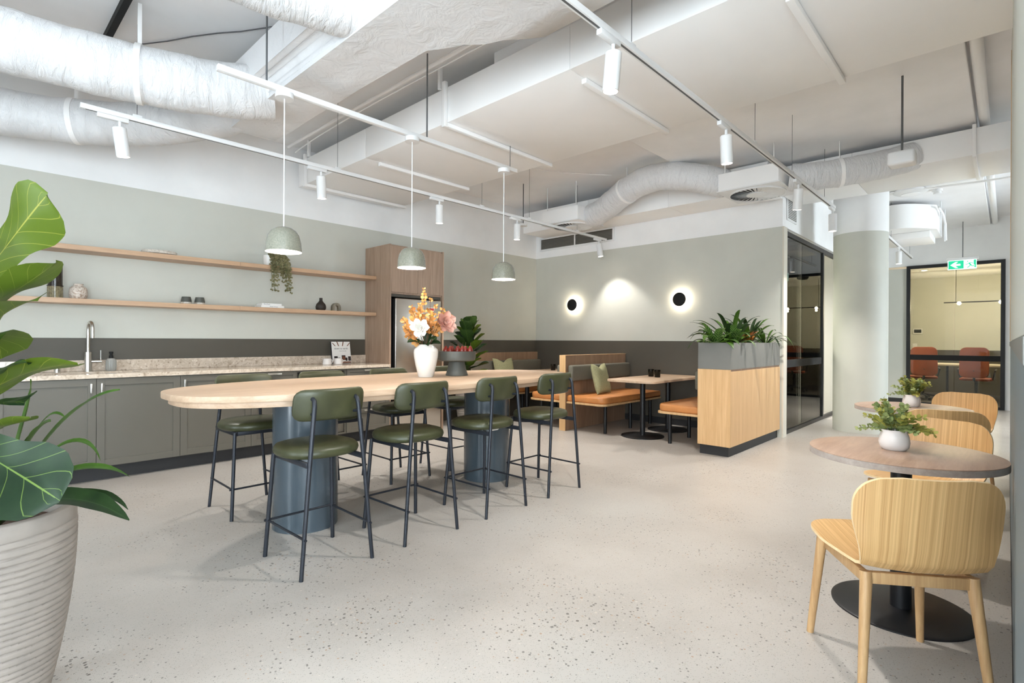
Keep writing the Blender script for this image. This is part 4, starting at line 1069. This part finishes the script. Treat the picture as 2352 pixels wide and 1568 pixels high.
def booth_table(label, x0, x1, y0, y1, cols):
    t = thing('booth_table', label, 'table', ((x0 + x1) / 2, (y0 + y1) / 2, 0))
    build('table_top', MB().prism(rrect(x0, y0, x1, y1, .1, 8, (0, 1, 1, 0)), .692, .72, .003), 'oak_table', t)
    for x in cols:
        yc = (y0 + y1) / 2
        build('post', MB().cyl(x, yc, .014, .692, .033, 24), 'black_metal', t)
        build('base_plate', MB().lathe([(0, 0), (.265, 0), (.265, .008), (.25, .013), (0, .014)], 48, (x, yc, 0)), 'black_metal', t)
booth_table('oak booth table between the divider and the planter', 5.6, 7.08, 3.02, 3.68, (5.97, 6.65))
booth_table('oak booth table in the far corner by the kitchen wall', 5.62, 7.08, 4.98, 5.62, (5.97, 6.65))
def tumbler(x, y, label):
    t = thing('tumbler', label, 'glass', (x, y, .72), group='olive glass tumblers on the booth tables')
    build('glass_body', MB().lathe([(0, .0005), (.034, .0005), (.037, .004), (.040, .098), (.038, .098), (.035, .012), (0, .012)], 28, (x, y, .72), close=False), 'tumbler_glass', t)
    build('glass_foot', MB().cyl(x, y, .7206, .7315, .034, 24), 'tumbler_glass', t)
tumbler(6.46, 3.50, 'left olive tumbler on the nearer booth table'); tumbler(6.37, 3.36, 'right olive tumbler on the nearer booth table')
tumbler(6.62, 5.32, 'left dark tumbler on the far corner table'); tumbler(6.72, 5.22, 'right dark tumbler on the far corner table')
def pillow(label, loc, rotz, tilt, s_=.2, dent=.06):
    m = MB(); n = 14
    for side in (1, -1):
        for j in range(n + 1):
            for i in range(n + 1):
                u, v = i / n * 2 - 1, j / n * 2 - 1
                k = max(0, (1 - u ** 4)) * max(0, (1 - v ** 4))
                pin = 1 - .07 * (1 - abs(u) ** 2) * abs(v) ** 6
                x = u * s_ * (1 - .06 * (1 - v * v) * abs(u)); z = v * s_ * (1 - .06 * (1 - u * u) * abs(v))
                if v > 0: z -= dent * math.exp(-(u / .35) ** 2) * v ** 2
                m.v.append((x, side * (.055 * k ** .6 + .003), z + s_))
    q = (n + 1) ** 2
    for j in range(n):
        for i in range(n):
            a = j * (n + 1) + i; m.f += [(a, a + 1, a + n + 2, a + n + 1), (q + a, q + a + n + 1, q + a + n + 2, q + a + 1)]
    for i in range(n):
        for (a, b) in ((i, i + 1), (n * (n + 1) + i, n * (n + 1) + i + 1), (i * (n + 1), (i + 1) * (n + 1)), (i * (n + 1) + n, (i + 1) * (n + 1) + n)): m.f.append((a, b, q + b, q + a))
    m.move(Matrix.Translation(loc) @ Matrix.Rotation(rotz, 4, 'Z') @ Matrix.Rotation(tilt, 4, 'X'))
    return tag(build('cushion', m, 'fabric_sage', smooth=70), label, 'cushion')
pillow('sage cushion with chopped top on the bench by the divider', (6.12, 4.02, .477), A(8), A(-14), .21)
pillow('sage cushion with chopped top on the kitchen-wall bench', (6.05, 5.80, .477), 0, A(-14), .225)

# ---- planter box with plants
t = thing('planter_box', 'oak planter box with grey metal trough on top', 'planter', (6.3, 2.24, 0))
PX0, PX1, PY0, PY1 = 5.47, XB - .012, 2.07, 2.415
build('plinth', MB().box(PX0 + .04, PY0 + .03, 0, PX1, PY1 - .01, .105), 'kick_black', t, smooth=0)
build('end_panel', MB().box(PX0, PY0, .105, PX0 + .02, PY1, .905, .0015), 'oak_light', t, smooth=0)
build('side_panel', MB().box(PX0 + .021, PY0, .105, 6.42, PY0 + .02, .885, .001), 'oak_light', t, smooth=0)
build('side_panel', MB().box(6.423, PY0, .105, PX1, PY0 + .02, .885, .001), 'oak_light', t, smooth=0)
build('back_panel', MB().box(PX0 + .021, PY1 - .02, .105, PX1, PY1, .905, .001), 'oak_light', t, smooth=0)
build('shadow_gap', MB().box(PX0 + .025, PY0 + .012, .885, PX1, PY0 + .02, .905), 'oak_back', t, smooth=0)
tr = MB().box(PX0 + .003, PY0 + .002, .906, PX0 + .02, PY1 - .002, 1.185, .001).box(PX0 + .02, PY0 + .002, .906, PX1, PY0 + .014, 1.185, .001).box(PX0 + .02, PY1 - .014, .906, PX1, PY1 - .002, 1.185, .001).box(PX0 + .02, PY0 + .014, .906, PX1, PY1 - .014, .92)
build('trough', tr, 'planter_grey', t, smooth=0)
build('potting_mix', MB().box(PX0 + .021, PY0 + .015, 1.10, PX1, PY1 - .015, 1.15), 'soil', t, smooth=0)
def rosette(name, label, x, y, n, L, w, mats, lift=(.3, 1.2), droop=.5, prof=STRAPP, group='plants in the planter box', fold=.25, tw=0):
    t = thing(name, label, 'plant', (x, y, 1.15), group=group)
    for k in range(n):
        a = 2 * PI * k / n * 1.618 + random.uniform(-.4, .4); el = random.uniform(*lift); ln = L * random.uniform(.75, 1.1)
        d = Vector((math.cos(a) * math.cos(el), math.sin(a) * math.cos(el), math.sin(el))); h = Vector((d.x, d.y, 0))
        h = h.normalized() if h.length > 1e-4 else Vector((1, 0, 0))
        p0 = Vector((x, y, 1.15)) + h * .012
        p1 = p0 + d * ln * .4; p2 = p0 + d * ln * .75 + h * ln * .05; p3 = p0 + d * ln * .85 + h * ln * .22 - Vector((0, 0, 1)) * ln * droop * random.uniform(.3, 1) * math.cos(el)
        if p3.x > XB - .06: p3.x = XB - .06
        if p2.x > XB - .06: p2.x = XB - .06
        for q in (p1, p2, p3): q.z = max(q.z, 1.19 if PY0 - .02 < q.y < PY1 + .02 else 1.12)
        leafobj('leaf', leaf_mb([p0, p1, p2, p3], w * random.uniform(.8, 1.15), (0, 0, 1) if el < 1.25 else h * -1 + UP * .2, prof, fold, .002, 12, 4, twist=tw), random.choice(mats), t)
    return t
rosette('calathea', 'striped pale-green leafy plant at the near corner of the planter', 5.60, 2.27, 22, .33, .085, ['calathea_leaf', 'calathea_leaf', 'strap_leaf'], (.15, 1.2), .9, OVALP)
rosette('calathea', 'variegated bushy plant spilling over the planter side', 5.85, 2.17, 20, .30, .072, ['calathea_leaf', 'strap_leaf'], (.1, 1.3), .9, OVALP)
rosette('dracaena', 'tall dark strap-leaved plant in the middle of the planter', 6.05, 2.27, 20, .52, .066, ['strap_dark', 'strap_dark', 'strap_leaf'], (.5, 1.5), .35)
rosette('croton', 'reddish-orange leafed plant in the planter', 6.32, 2.2, 16, .25, .075, ['croton_leaf', 'croton_leaf', 'fig_leaf_deep'], (.2, 1.3), .5, OVALP)
rosette('dracaena', 'narrow-leaved green plant towards the back wall in the planter', 6.52, 2.26, 22, .46, .048, ['strap_dark', 'strap_leaf'], (.25, 1.35), .5)
rosette('spider_plant', 'arching thin-leaved plant drooping over the planter end', 6.84, 2.17, 26, .40, .030, ['strap_leaf', 'strap_dark'], (.05, 1.2), 1.0)

# ================================================================== CAFE TABLES AND CHAIRS
def cafe_table(label, x, y, R=.36, z=.71):
    t = thing('cafe_table', label, 'table', (x, y, 0), group='round cafe tables by the right wall')
    build('table_top', MB().prism(circ(x, y, R, 72), z - .004, z, .001), 'cafe_top', t)
    build('table_edge', MB().prism(circ(x, y, R, 72), z - .03, z - .0042, 0), 'cafe_edge', t)
    build('post', MB().cyl(x, y, .012, z - .03, .04, 28), 'black_metal', t)
    build('base_plate', MB().lathe([(0, 0), (.268, 0), (.268, .006), (.254, .011), (0, .012)], 64, (x, y, 0)), 'black_metal', t)
cafe_table('nearest round cafe table, in front of the right wall', 2.935, .347)
cafe_table('further round cafe table, beside the column', 4.98, .53)
def make_chair():
    t = thing('cafe_chair', '', 'chair', (0, 0, 0), group='moulded oak chairs at the cafe tables')
    prof = [(.235, .458), (.20, .457), (.12, .447), (.02, .434), (-.08, .425), (-.15, .424), (-.192, .434), (-.217, .462), (-.23, .51), (-.24, .575), (-.25, .645), (-.26, .715), (-.267, .757)]
    P = []
    for i in range(len(prof) - 1):
        for k in range(4): P.append(tuple(a + (b - a) * k / 4 for a, b in zip(prof[i], prof[i + 1])))
    P.append(prof[-1])
    # arc length
    S = [0.0]
    for a, b in zip(P, P[1:]): S.append(S[-1] + math.hypot(b[0] - a[0], b[1] - a[1]))
    T = S[-1]
    def hw(s_):
        base = interp([(0, .225), (.25, .232), (.45, .20), (.53, .188), (.62, .200), (.8, .226), (1.0, .228)], s_ / T)
        e0, e1 = s_, T - s_; r0, r1 = .13, .115
        if e0 < r0: base *= (1 - (1 - e0 / r0) ** 2.6) ** (1 / 2.6) * .72 + .28
        if e1 < r1: base -= .13 * (1 - (1 - (1 - e1 / r1) ** 2.2) ** (1 / 2.2))
        return base
    m = MB(); nv = 20; N = len(P); th = .0055
    for side in (0, 1):
        for i, (y, z) in enumerate(P):
            a = P[max(i - 1, 0)]; b = P[min(i + 1, N - 1)]; ty, tz = b[0] - a[0], b[1] - a[1]; l_ = math.hypot(ty, tz); ny, nz = tz / l_, -ty / l_   # normal: up for the seat, forward for the back
            w_ = hw(S[i]); u = S[i] / T
            cur = interp([(0, .0), (.3, .012), (.5, .02), (.62, .03), (.8, .05), (1, .055)], u)
            for j in range(nv + 1):
                v = j / nv * 2 - 1; v = math.sin(v * PI / 2)
                c = cur * (v * w_ / .235) ** 2; o = (th if side == 0 else -th)
                m.v.append((v * w_, y + ny * (c + o), z + nz * (c + o)))
    q = N * (nv + 1)
    for i in range(N - 1):
        for j in range(nv):
            a = i * (nv + 1) + j; m.f += [(a, a + 1, a + nv + 2, a + nv + 1), (q + a, q + a + nv + 1, q + a + nv + 2, q + a + 1)]
    edge = MB()
    def rimf(lst):
        for a, b in zip(lst, lst[1:]): m.f.append((a, b, q + b, q + a))
    rimf([i * (nv + 1) for i in range(N)]); rimf([i * (nv + 1) + nv for i in range(N)]); rimf(list(range(nv + 1))); rimf([(N - 1) * (nv + 1) + j for j in range(nv + 1)])
    nrim = 2 * (N - 1) + 2 * nv
    sh = build('shell', m, 'oak_chair', t, False, 50)
    sh.data.materials.append(M['ply_edge'])
    for p_ in list(sh.data.polygons)[-nrim:]: p_.material_index = 1
    for s_ in (-1, 1):
        build('leg', MB().tube([(s_ * .205, .205, 0), (s_ * .178, .165, .39), (s_ * .177, .16, .428)], [.013, .019, .019], 16), 'oak_leg', t, False)
        build('leg', MB().tube([(s_ * .195, -.205, 0), (s_ * .165, -.165, .38), (s_ * .164, -.16, .412)], [.013, .019, .019], 16), 'oak_leg', t, False)
        build('side_rail', MB().box(-.011, -.16, -.02, .011, .16, .02, .004).move(Matrix.Translation((s_ * .166, 0, .392))), 'oak_leg', t, False)
    build('front_rail', MB().box(-.17, .15, .378, .17, .172, .418, .004), 'oak_leg', t, False)
    build('rear_rail', MB().box(-.165, -.172, .372, .165, -.15, .412, .004), 'oak_leg', t, False)
    return t
ch0 = make_chair()
CH = [((2.385, .307, 0), 34, 'nearest oak chair, its broad back turned to the camera'), ((3.66, .335, 0), 160, 'oak chair facing us across the nearest round table'),
      ((4.70, .34, 0), 12, 'oak chair with its shaded back to us, at the further table'), ((5.86, .32, 0), 168, 'furthest oak chair, facing us behind the further table')]
for i, (lc, an, lb) in enumerate(CH):
    o = ch0 if i == 0 else dup(ch0)
    o.location = lc; o.rotation_euler = (0, 0, A(an - 90)); o['label'] = lb
def pot_plant(label, x, y, z, R, mats, seed, n=26, ht=.16, sp=.12):
    random.seed(seed)
    t = thing('potted_eucalyptus', label, 'plant', (x, y, z), group='small eucalyptus pots on the cafe tables')
    build('pot', MB().lathe([(0, .0005), (R * .72, .0005), (R * .92, .012), (R, .035), (R * .93, .062), (R * .84, .078), (R * .9, .092), (R * .84, .092), (R * .78, .078), (0, .074)], 44, (x, y, z), close=False), 'ceramic_matte_white', t)
    build('soil_disc', MB().cyl(x, y, z + .068, z + .078, R * .8, 24), 'soil', t)
    for k in range(n):
        a = 2 * PI * k * .618 + random.uniform(-.3, .3); rr = random.uniform(.25, 1) * sp; h_ = ht * (1.1 - .75 * rr / sp) * random.uniform(.7, 1.1)
        d = Vector((math.cos(a), math.sin(a), 0)); p0 = Vector((x, y, z + .075)) + d * R * .3
        tip = Vector((x, y, z + .085 + h_)) + d * rr - (Vector((0, 0, .05)) if rr > .8 * sp else Vector())
        tip.y = max(tip.y, .0)
        P = bez([p0, p0 + Vector((0, 0, h_ * .5)) + d * .02, p0.lerp(tip, .6) + Vector((0, 0, h_ * .4)), tip], 10)
        s_ = build('stem', MB().tube(P, .0012, 5), 'stem_green', t); lm = MB()
        for i in range(2, 11):
            p = P[i]; tg = (P[min(i + 1, 10)] - P[i - 1]).normalized(); sd = tg.orthogonal().normalized(); sd.rotate(Matrix.Rotation(i * 1.6, 3, tg))
            for g in (-1, 1):
                dd = (sd * g + tg * .6 + Vector((0, 0, .2))).normalized(); L = random.uniform(.024, .036) * (1.1 - .05 * i)
                leaf_mb([p, p + dd * L * .5, p + dd * L], L * .95, Vector((random.uniform(-.9, .2), random.uniform(-.3, .3), 1)), OVALP, .15, 0, 4, 2, lm)
        f = leafobj('leaves', lm, random.choice(mats), s_); f['kind'] = 'stuff'
pot_plant('eucalyptus in a white pot on the nearest round table', 2.95, .375, .7102, .06, ['euca_green', 'euca_green', 'euca_yellow'], 3, 26, .15, .15)
pot_plant('yellow-green eucalyptus in a blush pot on the further round table', 5.0, .53, .7102, .058, ['euca_yellow', 'euca_yellow', 'euca_green'], 5, 26, .16, .17)
random.seed(21)

# ================================================================== BIG POTTED FIGS
def ribbed_pot(parent, x, y, zt, R0, R1, ribs, tilt=.05):
    """tapering pot with hand-carved, slightly tilted ribs"""
    m = MB(); n = 72; L = ribs * 8
    rows = []
    for j in range(L + 1):
        f = j / L
        for k in range(n):
            a = 2 * PI * k / n
            z = f * (zt - .05)
            ph = f * ribs + .55 * math.sin(a + .8) + .25 * math.sin(2 * a + f * 5) + .2 * math.sin(f * 23)
            s_ = ph - math.floor(ph)
            g = .0065 * (1 if s_ < .62 else (1 - (s_ - .62) / .15) if s_ < .77 else (s_ - .77) / .23)
            r = R0 + (R1 - R0) * math.sin(f * PI / 2) ** .9 + g
            m.v.append((x + r * math.cos(a), y + r * math.sin(a), z))
    for (r, z) in ((R1 + .004, zt - .045), (R1 + .004, zt - .004), (R1, zt), (R1 - .022, zt), (R1 - .03, zt - .01), (R1 - .034, zt - .08)):
        for k in range(n): a = 2 * PI * k / n; m.v.append((x + r * math.cos(a), y + r * math.sin(a), z))
    rows = len(m.v) // n
    for j in range(rows - 1):
        for k in range(n): k2 = (k + 1) % n; m.f.append((j * n + k, j * n + k2, (j + 1) * n + k2, (j + 1) * n + k))
    m.f.append(tuple(reversed(range(n))))
    build('pot', m, 'pot_clay', parent, smooth=50)
    build('soil_disc', MB().cyl(x, y, zt - .1, zt - .06, R1 - .034, 40), 'soil', parent)
t = thing('potted_fig', 'large fiddle-leaf fig in a carved clay pot at the left edge', 'plant', (.068, 2.348, 0))
ribbed_pot(t, .068, 2.348, .65, .145, .225, 28)
build('trunk', MB().tube([(.068, 2.348, .58), (.06, 2.34, .9), (.05, 2.33, 1.3), (.04, 2.33, 1.75)], [.016, .014, .012, .009], 10), 'stem_brown', t)
FIG=[
 ([(0.044, 2.316, 1.354), (0.113, 2.142, 1.476), (0.143, 2.036, 1.542), (0.18, 1.953, 1.601)],0.185),
 ([(0.044, 2.288, 1.272), (0.092, 2.091, 1.305), (0.138, 1.968, 1.344), (0.19, 1.87, 1.403)],0.12),
 ([(0.042, 2.216, 1.168), (0.075, 2.109, 1.243), (0.114, 1.995, 1.302), (0.158, 1.904, 1.3)],0.13),
 ([(0.026, 2.307, 0.994), (0.092, 2.091, 1.07), (0.155, 1.951, 1.129), (0.232, 1.825, 1.127)],0.125),
 ([(0.04, 2.073, 1.074), (0.078, 1.96, 1.107), (0.102, 1.934, 1.127), (0.133, 1.872, 1.135)],0.06),
 ([(0.034, 2.226, 0.962), (0.074, 2.08, 1.01), (0.105, 2.003, 1.032), (0.134, 1.929, 1.024)],0.11),
 ([(0.016, 2.172, 0.908), (0.069, 1.94, 0.886), (0.12, 1.827, 0.851), (0.191, 1.781, 0.779)],0.205),
 ([(0.035, 2.297, 0.902), (0.093, 2.118, 0.936), (0.118, 2.063, 0.952), (0.153, 2.025, 0.971)],0.1),
]
STRAP=[
 ([(0.144, 2.182, 0.783), (0.192, 2.058, 0.938), (0.254, 1.919, 1.034), (0.318, 1.792, 1.058)],0.045),
 ([(0.127, 2.229, 0.778), (0.153, 2.172, 0.889), (0.184, 2.138, 0.943), (0.203, 2.09, 0.949)],0.075),
 ([(0.14, 2.274, 0.782), (0.177, 2.234, 0.96), (0.224, 2.184, 0.995), (0.243, 2.135, 0.947)],0.016),
 ([(0.162, 2.308, 0.758), (0.232, 2.262, 0.895), (0.314, 2.205, 0.907), (0.336, 2.182, 0.794)],0.022),
 ([(0.177, 2.234, 0.754), (0.262, 2.144, 0.81), (0.328, 2.074, 0.817), (0.38, 1.989, 0.767)],0.03),
 ([(0.153, 2.172, 0.717), (0.231, 2.059, 0.737), (0.29, 1.967, 0.73), (0.356, 1.869, 0.668)],0.085),
 ([(0.156, 2.226, 0.705), (0.262, 2.144, 0.714), (0.337, 2.064, 0.742), (0.376, 1.993, 0.666)],0.04),
 ([(0.136, 2.219, 0.872), (0.155, 2.199, 0.953), (0.171, 2.153, 1.035), (0.16, 2.135, 1.076)],0.04),
]
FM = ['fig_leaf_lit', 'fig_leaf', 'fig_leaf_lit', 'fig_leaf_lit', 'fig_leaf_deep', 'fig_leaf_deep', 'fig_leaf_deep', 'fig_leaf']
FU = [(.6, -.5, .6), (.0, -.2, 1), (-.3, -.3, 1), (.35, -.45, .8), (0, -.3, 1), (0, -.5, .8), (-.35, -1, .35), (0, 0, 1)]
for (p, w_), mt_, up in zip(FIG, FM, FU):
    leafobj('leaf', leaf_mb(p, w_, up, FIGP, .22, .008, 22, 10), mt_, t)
    build('leaf_stalk', MB().tube([(.055, 2.335, p[0][2] - .05), p[0]], .003, 6), 'stem_green', t)
# more foliage towards the window side, mostly outside the picture
for k in range(14):
    a = random.uniform(1.2, 4.6); z = random.uniform(.85, 1.8); d = Vector((math.cos(a), math.sin(a), 0)); p0 = Vector((.05, 2.33, z))
    ln = random.uniform(.2, .3)
    leafobj('leaf', leaf_mb([p0, p0 + d * ln * .4 + UP * .06, p0 + d * ln * .8 + UP * .08, p0 + d * ln * 1.1 + UP * random.uniform(-.05, .06)], random.uniform(.13, .19), UP, FIGP, .2, .007, 14, 6), random.choice(['fig_leaf', 'fig_leaf_deep']), t)
t = thing('strap_leaf_plant', 'bright strap-leaved plant growing out of the big clay pot', 'plant', (.1, 2.25, .58))
for (p, w_), mt_ in zip(STRAP, ['strap_leaf', 'strap_leaf', 'strap_leaf', 'strap_leaf', 'strap_leaf', 'strap_dark', 'strap_dark', 'strap_leaf']):
    leafobj('leaf', leaf_mb([(.09, 2.28, .6)] + p, w_, (-.3, -.4, 1), STRAPP, .3, .002, 20, 4), mt_, t)
t = thing('potted_fig', 'compact fiddle-leaf fig in a carved pot beside the fridge cabinet', 'plant', (4.95, 5.55, 0))
ribbed_pot(t, 4.95, 5.5, .56, .12, .17, 22)
build('trunk', MB().tube([(4.95, 5.5, .48), (4.96, 5.5, .8), (4.98, 5.5, 1.2)], [.014, .012, .008], 8), 'stem_brown', t)
for k in range(30):
    f = k / 29; a = k * 2.4 + random.uniform(-.3, .3); z = .68 + f * .62; d = Vector((math.cos(a), math.sin(a), 0))
    el = .15 + f * 1.1; ln = .24 + .05 * math.sin(f * PI); D = d * math.cos(el) + UP * math.sin(el); p0 = Vector((4.96, 5.5, z))
    p3 = p0 + D * ln * 1.05 + d * .03
    if p3.y > 6.0: p3.y = 6.0
    if p3.x < 4.56: p3.x = 4.56
    up = (UP * math.cos(el) - d * math.sin(el))
    leafobj('leaf', leaf_mb([p0, p0 + D * ln * .4, p0 + D * ln * .8, p3], random.uniform(.17, .22), up, FIGP, .28, .008, 12, 6), random.choice(['fig_leaf', 'fig_leaf', 'fig_leaf_deep']), t)

# ================================================================== FAR MEETING ROOM CONTENTS
t = thing('meeting_table', 'pale table top seen through the far glass wall', 'table', (14.9, .3, .008))
build('table_top', MB().prism(rrect(14.3, -.75, 15.4, 1.15, .04), .71, .74), 'desk_white', t)
for y in (-.55, .95): build('leg_frame', MB().box(14.8, y - .02, .009, 14.86, y + .02, .71), 'black_metal', t)
def task_chair(label, x, y, rz):
    t = thing('task_chair', label, 'office chair', (x, y, .008), rz, 'rust task chairs in the far room')
    b = MB(); b.prism(rrect(-.24, -.22, .24, .24, .08), .44, .49, .02); build('seat', b, 'rust_leather', t, False)
    bk = MB().prism(rrect(-.22, -.3, .22, .3, .1), -.025, .025, .012).move(Matrix.Translation((0, -.26, .80)) @ Matrix.Rotation(A(80), 4, 'X')); build('backrest', bk, 'rust_leather', t, False)
    build('back_spine', MB().tube([(0, -.1, .43), (0, -.25, .45), (0, -.3, .65)], .02, 8), 'plastic_dark', t, False)
    build('gas_lift', MB().cyl(0, 0, .1, .44, .025, 12), 'plastic_dark', t, False)
    for s_ in (-1, 1): build('armrest', MB().tube([(s_ * .24, .0, .46), (s_ * .28, -.02, .64), (s_ * .28, .15, .66)], .016, 8), 'plastic_dark', t, False)
    for k in range(5):
        a = 2 * PI * k / 5; build('star_leg', MB().tube([(0, 0, .11), (.28 * math.cos(a), .28 * math.sin(a), .075)], [.02, .014], 8), 'plastic_dark', t, False)
        build('castor', MB().cyl(.29 * math.cos(a), .29 * math.sin(a), 0, .055, .025, 10), 'plastic_dark', t, False)
task_chair('rust task chair at the left of the far glass room', 14.0, 1.3, A(-80)); task_chair('rust task chair at the middle of the far glass room', 13.9, .45, A(-95))
def downlight(x, y, label):
    t = thing('downlight', label, 'downlight', (x, y, 2.735), group='recessed downlights')
    build('trim_ring', MB().cyl(x, y, 2.73, 2.7395, .06, 24), 'white_metal', t); build('lamp_face', MB().cyl(x, y, 2.727, 2.73, .045, 24), 'lamp_white', t)
    light('downlight_beam', 'SPOT', (x, y, 2.72), 60, (1, .84, .62), spot_size=A(120), spot_blend=.8, shadow_soft_size=.05)
downlight(13.3, 1.35, 'nearer recessed downlight in the far glass room'); downlight(14.2, 1.3, 'further recessed downlight in the far glass room')
t = thing('globe_pendant', 'dark bar pendant with two glowing globes in the far glass room', 'pendant lamp', (14.6, .45, 2.2))
build('bar', MB().tube([(14.6, -.7, 2.05), (14.6, 1.0, 2.05)], .012, 8), 'black_metal', t)
for y in (-.5, .8): build('drop_rod', hang_rod(14.6, y, 2.05, 2.739, .004), 'black_metal', t)
for y in (.75, .1): build('globe', MB().lathe([(0, -.035)] + [(.035 * math.sin(PI * k / 10), -.035 * math.cos(PI * k / 10)) for k in range(1, 10)] + [(0, .035)], 20, (14.6, y, 2.03)), 'bulb_warm', t)
for y in (.75, .1): light('globe_glow', 'POINT', (14.6, y, 1.97), 14, (1, .84, .62), shadow_soft_size=.02)
t = thing('room_camera', 'black dome device on the ceiling of the far glass room', 'camera', (13.4, .75, 2.7))
build('dome', MB().lathe([(0, -.12), (.09, -.11), (.12, -.08), (.125, .0), (0, .0)], 24, (13.4, .75, 2.739)), 'hole_black', t)
t = thing('room_panel', 'small white booking panel on the far room wall', 'control panel', (16.08, 1.5, 1.4))
build('frame', MB().box(16.07, 1.5, 1.4, 16.099, 1.68, 1.53, .004), 'white_metal', t); build('display', MB().box(16.066, 1.52, 1.43, 16.0699, 1.66, 1.51), 'screen_black', t)
tag(build('light_switch', MB().box(16.085, 1.6, 1.03, 16.099, 1.69, 1.17, .003).box(16.08, 1.625, 1.07, 16.0849, 1.665, 1.13, .002), 'white_metal'), 'white light switch plate on the far room wall', 'switch')
light('room_fill_light', 'SPOT', (8.0, 3.3, 2.70), 170, WARM, spot_size=A(150), spot_blend=.8, shadow_soft_size=.03)  # added fill lights that brighten the glazed side room
light('room_fill_light', 'SPOT', (9.3, 3.3, 2.70), 170, WARM, spot_size=A(150), spot_blend=.8, shadow_soft_size=.03)
for (x, y) in ((8.0, 3.3), (9.3, 3.3)):  # unseen fittings added to go with those fill lights
    t = thing('downlight', 'added fill light behind the side glass, ' + ('nearer' if x < 8.5 else 'further'), 'downlight', (x, y, 2.71), group='recessed downlights')
    build('trim_ring', MB().cyl(x, y, 2.71, 2.7195, .06, 24), 'white_metal', t); build('lamp_face', MB().cyl(x, y, 2.706, 2.71, .045, 24), 'lamp_white', t)
